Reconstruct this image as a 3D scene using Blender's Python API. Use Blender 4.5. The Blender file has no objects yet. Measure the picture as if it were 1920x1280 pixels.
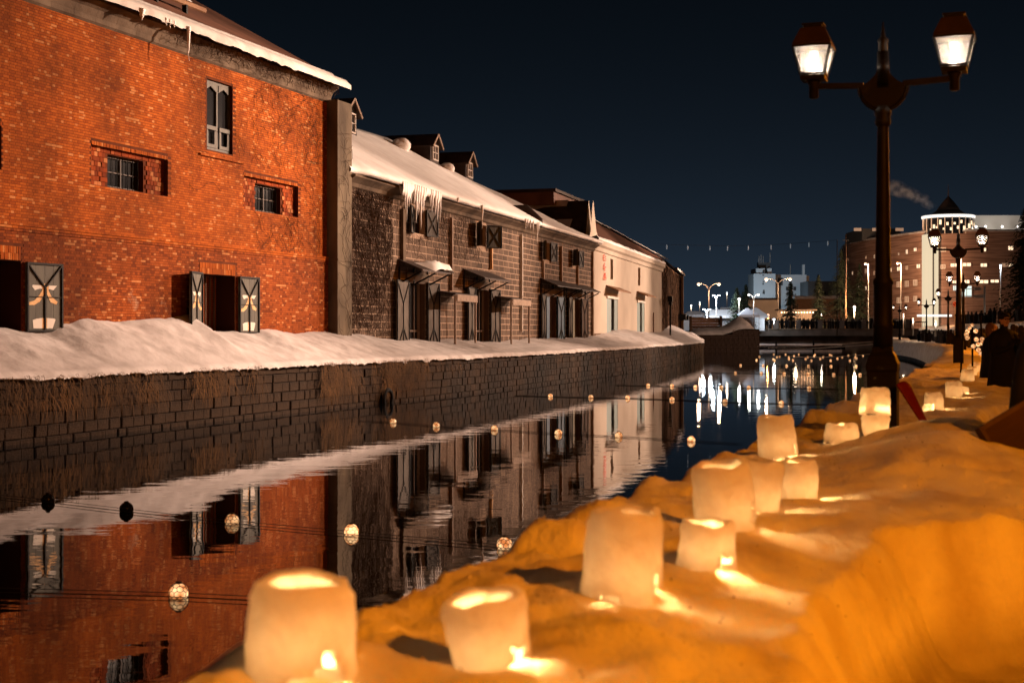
import bpy, math, random
import numpy as np
from mathutils import Vector, Matrix

random.seed(7)
rng = np.random.default_rng(7)
R = math.radians
scene = bpy.context.scene
col = scene.collection

# ------------------------------------------------------------------ camera, world, exposure
F, CX, HY, EYE = 2667.0, 960.0, 622.0, 2.4      # focal length (px), principal column, horizon row, eye height above the water
cam_d = bpy.data.cameras.new('camera')
cam = bpy.data.objects.new('camera', cam_d); col.objects.link(cam)
cam.location = (0, 0, EYE); cam.rotation_euler = (R(90), 0, 0)
cam_d.sensor_width = 36; cam_d.lens = 36 * F / 1920; cam_d.shift_y = (HY - 640) / 1920
cam_d.clip_end = 5000; cam_d.clip_start = 0.05
cam_d.dof.use_dof = True; cam_d.dof.focus_distance = 52; cam_d.dof.aperture_fstop = 3.0
scene.camera = cam

world = bpy.data.worlds.new('World'); scene.world = world; world.use_nodes = True
wn, wl = world.node_tree.nodes, world.node_tree.links
wn.clear()
sky = wn.new('ShaderNodeTexSky'); sky.sky_type = 'NISHITA'; sky.sun_disc = False
sky.sun_elevation = R(50); sky.sun_rotation = R(180); sky.dust_density = 0.0
tint = wn.new('ShaderNodeMix'); tint.data_type = 'RGBA'; tint.blend_type = 'MULTIPLY'; tint.inputs[0].default_value = 1.0
tint.inputs[7].default_value = (0.38, 0.63, 1.0, 1)
bg = wn.new('ShaderNodeBackground'); bg.inputs[1].default_value = 4.5e-4
wo = wn.new('ShaderNodeOutputWorld')
bw = wn.new('ShaderNodeRGBToBW'); pw_ = wn.new('ShaderNodeMath'); pw_.operation = 'POWER'; pw_.inputs[1].default_value = 1.95
wl.new(sky.outputs[0], bw.inputs[0]); wl.new(bw.outputs[0], pw_.inputs[0]); wl.new(pw_.outputs[0], tint.inputs[6]); wl.new(tint.outputs[2], bg.inputs[0]); wl.new(bg.outputs[0], wo.inputs[0])

scene.view_settings.view_transform = 'Standard'; scene.view_settings.look = 'None'
scene.view_settings.exposure = 0.0; scene.view_settings.gamma = 1.0
scene.cycles.use_denoising = True
scene.cycles.max_bounces = 8; scene.cycles.transparent_max_bounces = 12
scene.cycles.sample_clamp_indirect = 6.0
scene.cycles.caustics_reflective = False; scene.cycles.caustics_refractive = False

# ------------------------------------------------------------------ helpers
def P(x, y, D):
    return Vector(((x - CX) / F * D, D, EYE + (HY - y) / F * D))

def tag(o, label=None, cat=None, group=None, kind=None):
    if label: o['label'] = label
    if cat: o['category'] = cat
    if group: o['group'] = group
    if kind: o['kind'] = kind
    return o

def empty(name, loc=(0, 0, 0), rz=0.0, label=None, cat=None, group=None, parent=None):
    o = bpy.data.objects.new(name, None); col.objects.link(o)
    o.location = loc; o.rotation_euler = (0, 0, rz); o.parent = parent
    o.empty_display_size = 0.2
    return tag(o, label, cat, group)

def link(name, me, mat, parent=None, loc=None, rot=None):
    o = bpy.data.objects.new(name, me); col.objects.link(o)
    if mat is not None and len(me.materials) == 0: me.materials.append(mat)
    o.parent = parent
    if loc is not None: o.location = loc
    if rot is not None: o.rotation_euler = rot
    return o

class MB:
    def __init__(s): s.v, s.f = [], []
    def add(s, vs, fs):
        n = len(s.v); s.v.extend([tuple(v) for v in vs]); s.f.extend([tuple(i + n for i in f) for f in fs]); return s
    def box(s, x0, x1, y0, y1, z0, z1):
        return s.add([(x0,y0,z0),(x1,y0,z0),(x1,y1,z0),(x0,y1,z0),(x0,y0,z1),(x1,y0,z1),(x1,y1,z1),(x0,y1,z1)],
                     [(0,3,2,1),(4,5,6,7),(0,1,5,4),(1,2,6,5),(2,3,7,6),(3,0,4,7)])
    def bar(s, a, b, w, t=None):
        a, b = Vector(a), Vector(b); t = t or w
        d = (b - a).normalized(); up = Vector((0,0,1)) if abs(d.z) < .95 else Vector((0,1,0))
        p = d.cross(up).normalized() * w / 2; q = p.normalized().cross(d).normalized() * t / 2
        vs = [a-p-q, a+p-q, a+p+q, a-p+q, b-p-q, b+p-q, b+p+q, b-p+q]
        return s.add(vs, [(0,3,2,1),(4,5,6,7),(0,1,5,4),(1,2,6,5),(2,3,7,6),(3,0,4,7)])
    def tube(s, pts, r0, r1=None, n=6, cap=True):
        r1 = r0 if r1 is None else r1
        pts = [Vector(p) for p in pts]; m = len(pts); rings = []
        for i, p in enumerate(pts):
            d = (pts[min(i+1, m-1)] - pts[max(i-1, 0)])
            d = d.normalized() if d.length > 1e-9 else Vector((0,0,1))
            up = Vector((0,0,1)) if abs(d.z) < .9 else Vector((0,1,0))
            a = d.cross(up).normalized(); b = a.cross(d)
            r = r0 + (r1 - r0) * i / max(m-1, 1)
            rings.append([p + a*(r*math.cos(2*math.pi*k/n)) + b*(r*math.sin(2*math.pi*k/n)) for k in range(n)])
        vs = [q for rg in rings for q in rg]
        fs = [(i*n+k, i*n+(k+1)%n, (i+1)*n+(k+1)%n, (i+1)*n+k) for i in range(m-1) for k in range(n)]
        if cap: fs += [tuple(range(n))[::-1], tuple((m-1)*n+k for k in range(n))]
        return s.add(vs, fs)
    def lathe(s, prof, n=24, c=(0,0,0), square=False, rot=0.0):
        vs = []
        for r, z in prof:
            for k in range(n):
                a = 2*math.pi*k/n + rot
                vs.append((c[0]+r*math.cos(a), c[1]+r*math.sin(a), c[2]+z))
        m = len(prof)
        fs = [(i*n+k, i*n+(k+1)%n, (i+1)*n+(k+1)%n, (i+1)*n+k) for i in range(m-1) for k in range(n)]
        fs += [tuple(range(n))[::-1], tuple((m-1)*n+k for k in range(n))]
        return s.add(vs, fs)
    def prism(s, poly, y0, y1):          # polygon in (x,z), extruded along y
        n = len(poly)
        vs = [(x, y0, z) for x, z in poly] + [(x, y1, z) for x, z in poly]
        fs = [tuple(range(n)), tuple(range(2*n-1, n-1, -1))] + [(i, i+n, (i+1)%n+n, (i+1)%n) for i in range(n)]
        return s.add(vs, fs)
    def grid(s, pts):                    # 2-D list of points
        m, n = len(pts), len(pts[0])
        return s.add([p for r in pts for p in r], [(i*n+k, i*n+k+1, (i+1)*n+k+1, (i+1)*n+k) for i in range(m-1) for k in range(n-1)])
    def ball(s, c, r, n=10, m=6, sz=1.0):
        return s.lathe([(max(r*math.sin(math.pi*i/m), 1e-4), -r*sz*math.cos(math.pi*i/m)) for i in range(m+1)], n, c)
    def mesh(s, name, smooth=False):
        me = bpy.data.meshes.new(name); me.from_pydata(s.v, [], s.f); me.update()
        if smooth: me.shade_smooth()
        return me
    def build(s, name, mat, parent=None, smooth=False, loc=None, rot=None, bevel=0.0):
        o = link(name, s.mesh(name, smooth), mat, parent, loc, rot)
        if bevel:
            b = o.modifiers.new('bevel', 'BEVEL'); b.width = bevel; b.segments = 2; b.limit_method = 'ANGLE'
        return o

def np_mesh(name, V, Q, smooth=False):
    me = bpy.data.meshes.new(name)
    V = np.asarray(V, np.float32); Q = np.asarray(Q, np.int32); k = Q.shape[1]
    me.vertices.add(len(V)); me.vertices.foreach_set('co', V.ravel())
    me.loops.add(Q.size); me.loops.foreach_set('vertex_index', Q.ravel())
    me.polygons.add(len(Q)); me.polygons.foreach_set('loop_start', np.arange(0, Q.size, k, dtype=np.int32))
    me.polygons.foreach_set('loop_total', np.full(len(Q), k, np.int32))
    me.update(calc_edges=True)
    if smooth: me.shade_smooth()
    else: me.shade_flat()
    return me

BOXQ = np.array([(4,5,6,7),(0,3,2,1),(0,1,5,4),(1,2,6,5),(3,0,4,7)])
def boxes_mesh(name, B, back=False):     # B rows: x0,x1,y0,y1,z0,z1 ; front is y0; chamfered a little by jitter only
    B = np.asarray(B, float); n = len(B)
    x0,x1,y0,y1,z0,z1 = B.T
    V = np.stack([np.stack(p, 1) for p in [(x0,y0,z0),(x1,y0,z0),(x1,y1,z0),(x0,y1,z0),(x0,y0,z1),(x1,y0,z1),(x1,y1,z1),(x0,y1,z1)]], 1)
    q = BOXQ if not back else np.vstack([BOXQ, [(2,3,7,6)]])
    Q = (q[None] + (np.arange(n) * 8)[:, None, None]).reshape(-1, 4)
    return np_mesh(name, V.reshape(-1, 3), Q)

def unit_block(name, ch=0.08):           # unit block with chamfered front (front at y=-0.5)
    mb = MB(); c = ch
    f = [(-.5+c,-.5,-.5+c),(.5-c,-.5,-.5+c),(.5-c,-.5,.5-c),(-.5+c,-.5,.5-c)]
    m_ = [(-.5,-.5+c,-.5),(.5,-.5+c,-.5),(.5,-.5+c,.5),(-.5,-.5+c,.5)]
    b = [(-.5,.5,-.5),(.5,.5,-.5),(.5,.5,.5),(-.5,.5,.5)]
    mb.add(f+m_+b, [(0,1,2,3)] + [(i+4,(i+1)%4+4,(i+1)%4,i) for i in range(4)] + [(i+8,(i+1)%4+8,(i+1)%4+4,i+4) for i in range(4)])
    return mb.mesh(name)

# value noise
def _hash(ix, iy, s):
    h = (ix * 374761393 + iy * 668265263 + s * 1442695041) & 0xffffffff
    h = ((h ^ (h >> 13)) * 1274126177) & 0xffffffff
    return ((h ^ (h >> 16)) & 0xffff) / 65535.0
def vnoise(x, y, s=0):
    x = np.asarray(x, float); y = np.asarray(y, float)
    ix = np.floor(x).astype(np.int64); iy = np.floor(y).astype(np.int64)
    fx = x - ix; fy = y - iy; fx = fx*fx*(3-2*fx); fy = fy*fy*(3-2*fy)
    a = _hash(ix,iy,s); b = _hash(ix+1,iy,s); c = _hash(ix,iy+1,s); d = _hash(ix+1,iy+1,s)
    return (a*(1-fx)+b*fx)*(1-fy) + (c*(1-fx)+d*fx)*fy - .5
def fbm(x, y, s=0, o=4):
    t = 0; a = 1
    for k in range(o): t = t + a*vnoise(np.asarray(x)*2**k, np.asarray(y)*2**k, s+k); a *= .5
    return t
def sstep(a, b, x):
    t = np.clip((np.asarray(x, float)-a)/(b-a), 0, 1); return t*t*(3-2*t)

# ------------------------------------------------------------------ materials
def mat(name, color=(.5,.5,.5), rough=.7, metal=0.0, var=0.0, scale=8.0, bump=0.0, bscale=30.0, col2=None, island=0.0, stretch=(1,1,1), detail=4.0, ramp=(.35,.65), spec=.12):
    m = bpy.data.materials.new(name); m.use_nodes = True
    N, L = m.node_tree.nodes, m.node_tree.links
    b = N['Principled BSDF']; b.inputs['Roughness'].default_value = rough; b.inputs['Metallic'].default_value = metal
    b.inputs['Specular IOR Level'].default_value = spec
    b.inputs['Base Color'].default_value = (*color, 1)
    tc = N.new('ShaderNodeTexCoord'); mp = N.new('ShaderNodeMapping'); mp.inputs['Scale'].default_value = stretch
    L.new(tc.outputs['Object'], mp.inputs[0])
    out = None
    if col2 is not None:
        nz = N.new('ShaderNodeTexNoise'); nz.inputs['Scale'].default_value = scale; nz.inputs['Detail'].default_value = detail
        L.new(mp.outputs[0], nz.inputs[0])
        cr = N.new('ShaderNodeValToRGB'); cr.color_ramp.elements[0].position = ramp[0]; cr.color_ramp.elements[1].position = ramp[1]
        cr.color_ramp.elements[0].color = (*color, 1); cr.color_ramp.elements[1].color = (*col2, 1)
        L.new(nz.outputs[0], cr.inputs[0]); out = cr.outputs[0]
    if island:
        g = N.new('ShaderNodeNewGeometry'); mr = N.new('ShaderNodeMapRange')
        mr.inputs[3].default_value = 1-island; mr.inputs[4].default_value = 1+island
        L.new(g.outputs['Random Per Island'], mr.inputs[0])
        mx = N.new('ShaderNodeMix'); mx.data_type = 'RGBA'; mx.blend_type = 'MULTIPLY'; mx.inputs[0].default_value = 1
        if out: L.new(out, mx.inputs[6])
        else: mx.inputs[6].default_value = (*color, 1)
        L.new(mr.outputs[0], mx.inputs[7]); out = mx.outputs[2]
    if out: L.new(out, b.inputs['Base Color'])
    if bump:
        n2 = N.new('ShaderNodeTexNoise'); n2.inputs['Scale'].default_value = bscale; n2.inputs['Detail'].default_value = 8; n2.inputs['Roughness'].default_value = .62
        L.new(mp.outputs[0], n2.inputs[0])
        bp = N.new('ShaderNodeBump'); bp.inputs['Strength'].default_value = bump; bp.inputs['Distance'].default_value = .05
        L.new(n2.outputs[0], bp.inputs['Height']); L.new(bp.outputs[0], b.inputs['Normal'])
    return m

def emit(name, color, strength, base=(.05,.05,.05)):
    m = bpy.data.materials.new(name); m.use_nodes = True
    b = m.node_tree.nodes['Principled BSDF']
    b.inputs['Base Color'].default_value = (*base, 1)
    b.inputs['Emission Color'].default_value = (*color, 1); b.inputs['Emission Strength'].default_value = strength
    return m

def brick_mat(name, dark, mid, pale, pale_cut=.93, indiv=False):
    m = bpy.data.materials.new(name); m.use_nodes = True
    N, L = m.node_tree.nodes, m.node_tree.links; b = N['Principled BSDF']; b.inputs['Roughness'].default_value = .9; b.inputs['Specular IOR Level'].default_value = .08
    src = None
    if indiv:
        oi = N.new('ShaderNodeObjectInfo'); src = oi.outputs['Random']
    else:
        g = N.new('ShaderNodeNewGeometry'); src = g.outputs['Random Per Island']
    cr = N.new('ShaderNodeValToRGB'); e = cr.color_ramp.elements
    e[0].position = 0; e[0].color = (*dark, 1); e[1].position = .35; e[1].color = (*mid, 1)
    k = e.new(pale_cut-.05); k.color = (mid[0]*1.25, mid[1]*1.3, mid[2]*1.4, 1); k2 = e.new(min(pale_cut+.02, .99)); k2.color = (*pale, 1)
    L.new(src, cr.inputs[0])
    tc = N.new('ShaderNodeTexCoord')
    nz = N.new('ShaderNodeTexNoise'); nz.inputs['Scale'].default_value = .38; nz.inputs['Detail'].default_value = 9; nz.inputs['Roughness'].default_value = .62
    L.new(N.new('ShaderNodeNewGeometry').outputs['Position'], nz.inputs[0])
    mr = N.new('ShaderNodeMapRange'); mr.inputs[1].default_value = .34; mr.inputs[2].default_value = .62; mr.inputs[3].default_value = .46; mr.inputs[4].default_value = 1.18
    L.new(nz.outputs[0], mr.inputs[0])
    mx = N.new('ShaderNodeMix'); mx.data_type = 'RGBA'; mx.blend_type = 'MULTIPLY'; mx.inputs[0].default_value = 1
    L.new(cr.outputs[0], mx.inputs[6]); L.new(mr.outputs[0], mx.inputs[7])
    n4 = N.new('ShaderNodeTexNoise'); n4.inputs['Scale'].default_value = .8; n4.inputs['Detail'].default_value = 10; n4.inputs['Roughness'].default_value = .7
    L.new(N.new('ShaderNodeNewGeometry').outputs['Position'], n4.inputs[0])
    mr2 = N.new('ShaderNodeMapRange'); mr2.inputs[1].default_value = .66; mr2.inputs[2].default_value = .74; mr2.inputs[3].default_value = 0; mr2.inputs[4].default_value = .55; L.new(n4.outputs[0], mr2.inputs[0])
    mx2 = N.new('ShaderNodeMix'); mx2.data_type = 'RGBA'; L.new(mr2.outputs[0], mx2.inputs[0]); L.new(mx.outputs[2], mx2.inputs[6]); mx2.inputs[7].default_value = (.42,.27,.17,1)
    L.new(mx2.outputs[2], b.inputs['Base Color'])
    n2 = N.new('ShaderNodeTexNoise'); n2.inputs['Scale'].default_value = 40; L.new(tc.outputs['Object'], n2.inputs[0])
    bp = N.new('ShaderNodeBump'); bp.inputs['Strength'].default_value = .06; bp.inputs['Distance'].default_value = .01
    L.new(n2.outputs[0], bp.inputs['Height']); L.new(bp.outputs[0], b.inputs['Normal'])
    return m

BR = dict(dark=(.235,.048,.005), mid=(.295,.068,.0065), pale=(.47,.19,.06), pale_cut=.955)
M = {
 'brick': brick_mat('brick_red', **BR), 'brick_i': brick_mat('brick_red_single', **BR, indiv=True),
 'brick_low': brick_mat('brick_weathered', (.13,.026,.005), (.215,.048,.007), (.40,.16,.055), .94), 'brick_low_i': brick_mat('brick_weathered_single', (.13,.026,.005), (.215,.048,.007), (.40,.16,.055), .94, True),
 'mortar': mat('brick_mortar', (.070,.017,.004), .95, col2=(.11,.026,.005), scale=3),
 'block': mat('soft_stone_block', (.066,.045,.033), .9, col2=(.135,.095,.069), scale=.7, island=.20, bump=.25, bscale=8),
 'block_mortar': mat('stone_mortar', (.44,.33,.25), .95, col2=(.30,.22,.165), scale=.8),
 'cove': mat('pale_cornice_stone', (.16,.12,.085), .9, col2=(.065,.045,.03), scale=1.0, bump=.3, bscale=12),
 'pilaster': mat('stained_concrete', (.16,.128,.09), .9, col2=(.06,.046,.033), scale=1.1, bump=.25, bscale=16, stretch=(1,1,.35)),
 'plaster': mat('cream_plaster', (.54,.475,.40), .85, col2=(.47,.41,.345), scale=.5, bump=.08, bscale=20),
 'plinth': mat('plinth_stone', (.20,.13,.09), .9, col2=(.13,.09,.06), scale=2),
 'snow': mat('old_snow', (.36,.34,.335), .85, col2=(.52,.50,.505), scale=1.4, bump=.35, bscale=5, ramp=(.3,.6), spec=.25),
 'snow_clean': mat('roof_snow', (.80,.78,.77), .7, col2=(.92,.91,.91), scale=.9, bump=.5, bscale=2.2, spec=.25),
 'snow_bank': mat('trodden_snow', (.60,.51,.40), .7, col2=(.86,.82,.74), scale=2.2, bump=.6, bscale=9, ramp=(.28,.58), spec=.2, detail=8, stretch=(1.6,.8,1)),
 'ice': None, 'eave_snow': mat('dirty_eaves_snow', (.50,.47,.45), .8, col2=(.64,.62,.60), scale=2, bump=.3, bscale=5),
 'dark_metal': mat('black_ironwork', (.007,.0065,.006), .6, 0, spec=.06, bump=.1),
 'lamp_metal': mat('bronze_painted_iron', (.0075,.0052,.0045), .55, .0, col2=(.005,.0036,.0033), scale=12, bump=.12, bscale=60),
 'lamp_hood': mat('brown_copper_hood', (.028,.016,.011), .6, 0, col2=(.02,.012,.009), scale=9, spec=.1),
 'shutter': mat('grey_green_shutter_paint', (.085,.083,.068), .65, col2=(.055,.053,.045), scale=5, stretch=(1,1,.2), bump=.1),
 'tin': mat('pale_tin_sheet', (.095,.080,.066), .6, 0, col2=(.04,.030,.022), spec=.05, scale=3, stretch=(1,1,.4)),
 'white_paint': mat('white_paint', (.55,.52,.47), .6),
 'tan_paint': mat('rust_tan_paint', (.50,.26,.09), .7, col2=(.62,.42,.22), scale=9),
 'trim': mat('pale_timber_trim', (.34,.25,.19), .7, col2=(.24,.17,.12), scale=4),
 'timber': mat('dark_timber', (.06,.035,.022), .75, col2=(.10,.06,.035), scale=4, stretch=(1,1,.3), bump=.2),
 'timber_tan': mat('weathered_boards', (.24,.14,.08), .75, col2=(.17,.095,.055), scale=5, stretch=(.3,1,1), bump=.2),
 'roof': mat('dark_sheet_roof', (.028,.020,.018), .7, 0, col2=(.055,.036,.028), scale=1.5),
 'roof_rust': mat('rust_brown_roof', (.16,.075,.05), .7, col2=(.10,.05,.035), scale=1.0),
 'win_frame': mat('grey_window_frame', (.075,.072,.058), .6, col2=(.05,.047,.04), scale=6),
 'brown_frame': mat('brown_window_frame', (.035,.02,.013), .6),
 'white_frame': mat('white_window_frame', (.62,.58,.54), .6),
 'glass': mat('dark_window_glass', (.012,.013,.015), .06, 0, spec=.8),
 'dark': mat('dark_interior', (.012,.010,.010), .9),
 'blue_door': mat('blue_painted_door', (.10,.22,.38), .55, col2=(.07,.16,.29), scale=3),
 'olive_door': mat('olive_painted_door', (.17,.16,.09), .6, col2=(.12,.115,.07), scale=3),
 'teal_door': mat('teal_grey_door', (.22,.30,.31), .6),
 'quay': mat('wet_quay_stone', (.006,.0036,.0021), .85, col2=(.030,.0165,.0075), scale=.35, island=.35, bump=.9, bscale=6, ramp=(.38,.66), spec=.08),
 'quay_back': mat('quay_joint', (.008,.0055,.004), .9),
 'straw': mat('dry_hanging_grass', (.12,.060,.018), .9, col2=(.05,.026,.010), scale=.8, island=.4),
 'vine': mat('bare_vine_stem', (.055,.032,.020), .9, island=.4),
 'pine': mat('dark_conifer_needles', (.018,.026,.016), .85, island=.5),
 'bark': mat('tree_bark', (.05,.035,.025), .9, bump=.4),
 'coat': mat('black_winter_coat', (.012,.011,.012), .85, bump=.15, bscale=25),
 'concrete': mat('bridge_concrete', (.11,.085,.07), .85, col2=(.075,.06,.05), scale=.8),
 'rubble': mat('pier_rubble_stone', (.07,.045,.035), .85, col2=(.04,.027,.02), scale=1.2, island=.4, bump=.5, bscale=6),
 'hotel': mat('brown_striped_brick', (.24,.155,.125), .85, col2=(.14,.085,.065), scale=1.1, stretch=(.12,.12,3.2), ramp=(.4,.6)),
 'hotel_white': mat('white_cladding', (.66,.62,.55), .7),
 'far_white': mat('pale_blue_render', (.50,.54,.57), .8, col2=(.44,.48,.51), scale=.15),
 'far_dark': mat('dark_far_building', (.06,.065,.07), .8),
 'tent': mat('white_tent_fabric', (.78,.78,.80), .7),
 'tent_blue': mat('blue_grey_tent_fabric', (.30,.34,.42), .7),
 'pole': mat('galvanised_pole', (.35,.33,.31), .5, .4),
 'rope': mat('wet_black_rope', (.02,.017,.015), .6),
 'rope_pale': mat('pale_rope', (.55,.50,.44), .7),
 'red': mat('dark_red_plastic', (.12,.008,.006), .45),
 'skin': mat('skin', (.42,.25,.17), .6),
 'hair': mat('brown_hair', (.14,.075,.04), .7),
 'wax': mat('candle_wax', (.8,.7,.5), .5),
 'asphalt': mat('snowy_asphalt', (.06,.055,.05), .85, col2=(.25,.24,.23), scale=.3),
 'glow_white': emit('white_lamp_bulb', (1,.93,.85), 5), 'glow_cold': emit('cold_floodlight', (.80,.92,1), 1.8),
 'glow_sodium': emit('sodium_lamp', (1,.36,.07), 9), 'glow_peach': emit('peach_street_lamp', (1,.62,.40), 2.2),
 'flame': emit('candle_flame', (1,.62,.25), 60), 'win_lit': emit('lit_window', (1,.72,.45), 1.6), 'win_dim': emit('dim_window', (1,.55,.32), .35),
 'win_cool': emit('cool_lit_window', (.85,1,.92), 1.0), 'strip_white': emit('white_strip_light', (1,.93,.85), 1.2), 'shaft': emit('lit_glass_shaft', (1,.83,.55), .75),
 'red_sign': emit('red_sign_light', (1,.16,.08), .9), 'phone': emit('phone_screen', (1,.35,.10), 2.2), 'bulb_warm': emit('warm_string_bulb', (1,.62,.35), 5),
 'bulb_pale': emit('pale_string_bulb', (.75,.85,.95), .16),
}

def ice_mat():
    m = bpy.data.materials.new('packed_snow_shell'); m.use_nodes = True
    N, L = m.node_tree.nodes, m.node_tree.links; N.clear()
    d = N.new('ShaderNodeBsdfDiffuse'); t = N.new('ShaderNodeBsdfTranslucent'); mx = N.new('ShaderNodeMixShader'); o = N.new('ShaderNodeOutputMaterial')
    tc = N.new('ShaderNodeTexCoord'); nz = N.new('ShaderNodeTexNoise'); nz.inputs['Scale'].default_value = 9; nz.inputs['Detail'].default_value = 5
    L.new(tc.outputs['Object'], nz.inputs[0])
    cr = N.new('ShaderNodeValToRGB'); cr.color_ramp.elements[0].position = .3; cr.color_ramp.elements[1].position = .7
    cr.color_ramp.elements[0].color = (.78,.71,.65,1); cr.color_ramp.elements[1].color = (.95,.94,.93,1)
    L.new(nz.outputs[0], cr.inputs[0]); L.new(cr.outputs[0], d.inputs[0]); L.new(cr.outputs[0], t.inputs[0])
    bp = N.new('ShaderNodeBump'); bp.inputs['Strength'].default_value = .9; bp.inputs['Distance'].default_value = .03
    L.new(nz.outputs[0], bp.inputs['Height']); L.new(bp.outputs[0], d.inputs['Normal']); L.new(bp.outputs[0], t.inputs['Normal'])
    mx.inputs[0].default_value = .62
    L.new(d.outputs[0], mx.inputs[1]); L.new(t.outputs[0], mx.inputs[2]); L.new(mx.outputs[0], o.inputs[0])
    return m
M['ice'] = ice_mat()

def lantern_glass():
    m = bpy.data.materials.new('hazy_lantern_glass'); m.use_nodes = True
    N, L = m.node_tree.nodes, m.node_tree.links; N.clear()
    tr = N.new('ShaderNodeBsdfTransparent'); t = N.new('ShaderNodeBsdfTranslucent'); g = N.new('ShaderNodeBsdfGlossy')
    t.inputs[0].default_value = (.9,.9,.88,1); g.inputs['Roughness'].default_value = .1
    a = N.new('ShaderNodeMixShader'); a.inputs[0].default_value = .075; b = N.new('ShaderNodeMixShader'); b.inputs[0].default_value = .05
    o = N.new('ShaderNodeOutputMaterial')
    L.new(tr.outputs[0], a.inputs[1]); L.new(t.outputs[0], a.inputs[2]); L.new(a.outputs[0], b.inputs[1]); L.new(g.outputs[0], b.inputs[2]); L.new(b.outputs[0], o.inputs[0])
    return m
M['lantern_glass'] = lantern_glass()

def water_mat():
    m = bpy.data.materials.new('dark_canal_water'); m.use_nodes = True
    N, L = m.node_tree.nodes, m.node_tree.links; b = N['Principled BSDF']
    b.inputs['Base Color'].default_value = (.004,.006,.008,1); b.inputs['Roughness'].default_value = .015; b.inputs['IOR'].default_value = 1.24
    g = N.new('ShaderNodeNewGeometry')
    mp = N.new('ShaderNodeMapping'); mp.inputs['Scale'].default_value = (1.1, 1.9, 1)
    L.new(g.outputs['Position'], mp.inputs[0])
    n1 = N.new('ShaderNodeTexNoise'); n1.inputs['Scale'].default_value = .9; n1.inputs['Detail'].default_value = 3; n1.inputs['Roughness'].default_value = .45
    n2 = N.new('ShaderNodeTexNoise'); n2.inputs['Scale'].default_value = 4.5; n2.inputs['Detail'].default_value = 2
    L.new(mp.outputs[0], n1.inputs[0]); L.new(mp.outputs[0], n2.inputs[0])
    ad = N.new('ShaderNodeMath'); ad.operation = 'MULTIPLY_ADD'; ad.inputs[1].default_value = .10
    L.new(n2.outputs[0], ad.inputs[0]); L.new(n1.outputs[0], ad.inputs[2])
    bp = N.new('ShaderNodeBump'); bp.inputs['Strength'].default_value = 1.0; bp.inputs['Distance'].default_value = .0028
    L.new(ad.outputs[0], bp.inputs['Height']); L.new(bp.outputs[0], b.inputs['Normal'])
    return m
M['water'] = water_mat()

def point(name, loc, power, color, radius=.05, parent=None):
    l = bpy.data.lights.new(name, 'POINT'); l.energy = power; l.color = color; l.shadow_soft_size = radius
    o = bpy.data.objects.new(name, l); col.objects.link(o); o.location = loc; o.parent = parent
    return o
def spot(name, loc, target, power, color, angle, blend=.6, radius=.15, parent=None):
    l = bpy.data.lights.new(name, 'SPOT'); l.energy = power; l.color = color; l.shadow_soft_size = radius
    l.spot_size = R(angle); l.spot_blend = blend
    o = bpy.data.objects.new(name, l); col.objects.link(o); o.location = loc; o.parent = parent
    d = Vector(target) - Vector(loc); o.rotation_euler = d.to_track_quat('-Z', 'Y').to_euler()
    return o

WARM = (1.0, .66, .47)

# ------------------------------------------------------------------ plan of the place
class Path2:
    def __init__(s, pts, n=400):
        p = np.array(pts, float)
        t = np.concatenate([[0], np.cumsum(np.hypot(*np.diff(p, axis=0).T))])
        # Catmull-Rom resample
        q = []
        for i in range(len(p)-1):
            p0, p1, p2, p3 = p[max(i-1,0)], p[i], p[i+1], p[min(i+2,len(p)-1)]
            for k in range(24):
                u = k/24
                q.append(.5*((2*p1)+(-p0+p2)*u+(2*p0-5*p1+4*p2-p3)*u*u+(-p0+3*p1-3*p2+p3)*u**3))
        q.append(p[-1]); s.q = np.array(q)
        s.t = np.concatenate([[0], np.cumsum(np.hypot(*np.diff(s.q, axis=0).T))]); s.len = s.t[-1]
    def at(s, t):
        return np.stack([np.interp(t, s.t, s.q[:,0]), np.interp(t, s.t, s.q[:,1])], -1)
    def tan(s, t):
        d = s.at(np.asarray(t)+.4) - s.at(np.asarray(t)-.4); return d/np.linalg.norm(d, axis=-1, keepdims=True)
    def nleft(s, t):
        d = s.tan(t); return np.stack([-d[...,1], d[...,0]], -1)
    def project(s, p):
        return s.t[np.argmin(((s.q-np.asarray(p)[None])**2).sum(1))]

LEFT = Path2([(-20.3,2.5),(-14.4,19.55),(-12.2,25.8),(-10.76,29.9),(-5.9,44.0),(-.77,58),(7.6,87.7),(15.0,121),(18.6,138)])
LAMPS = [(-5.8,-12.8),(3.26,12.5),(11.8,37.6),(20.5,64.6),(27.6,90),(33.8,116),(38.7,142)]
RIGHT = Path2([(-9.2,-22.3),(-6.6,-12.6)]+[(x-.75,y+.25) for x,y in LAMPS[1:]]+[(45.5,168),(52,196),(59,229)])
Z_Q, Z_P = 1.4, .85                      # quay height of the far side, promenade height of this side

class Facade:
    def __init__(s, xr, Dr, VP):
        s.xr, s.Dr, s.VP = xr, Dr, VP
        u = Vector(((VP-CX)/F, 1, 0)).normalized(); s.u = u
        s.o = Vector(((xr-CX)/F*Dr, Dr, Z_Q)); s.rz = math.atan2(u.y, u.x)
    def D(s, x): return s.Dr*(s.VP-s.xr)/(s.VP-x)
    def s_(s, x): return (s.D(x)-s.Dr)/s.u.y
    def z_(s, x, y): return EYE+(HY-y)*s.D(x)/F-Z_Q          # local height above the quay
FA = Facade(0, 33.3, 1890); FB = Facade(640, 50, 1688); FC = Facade(1113, 91, 1590); FD = Facade(1240, 126, 1411)

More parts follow.
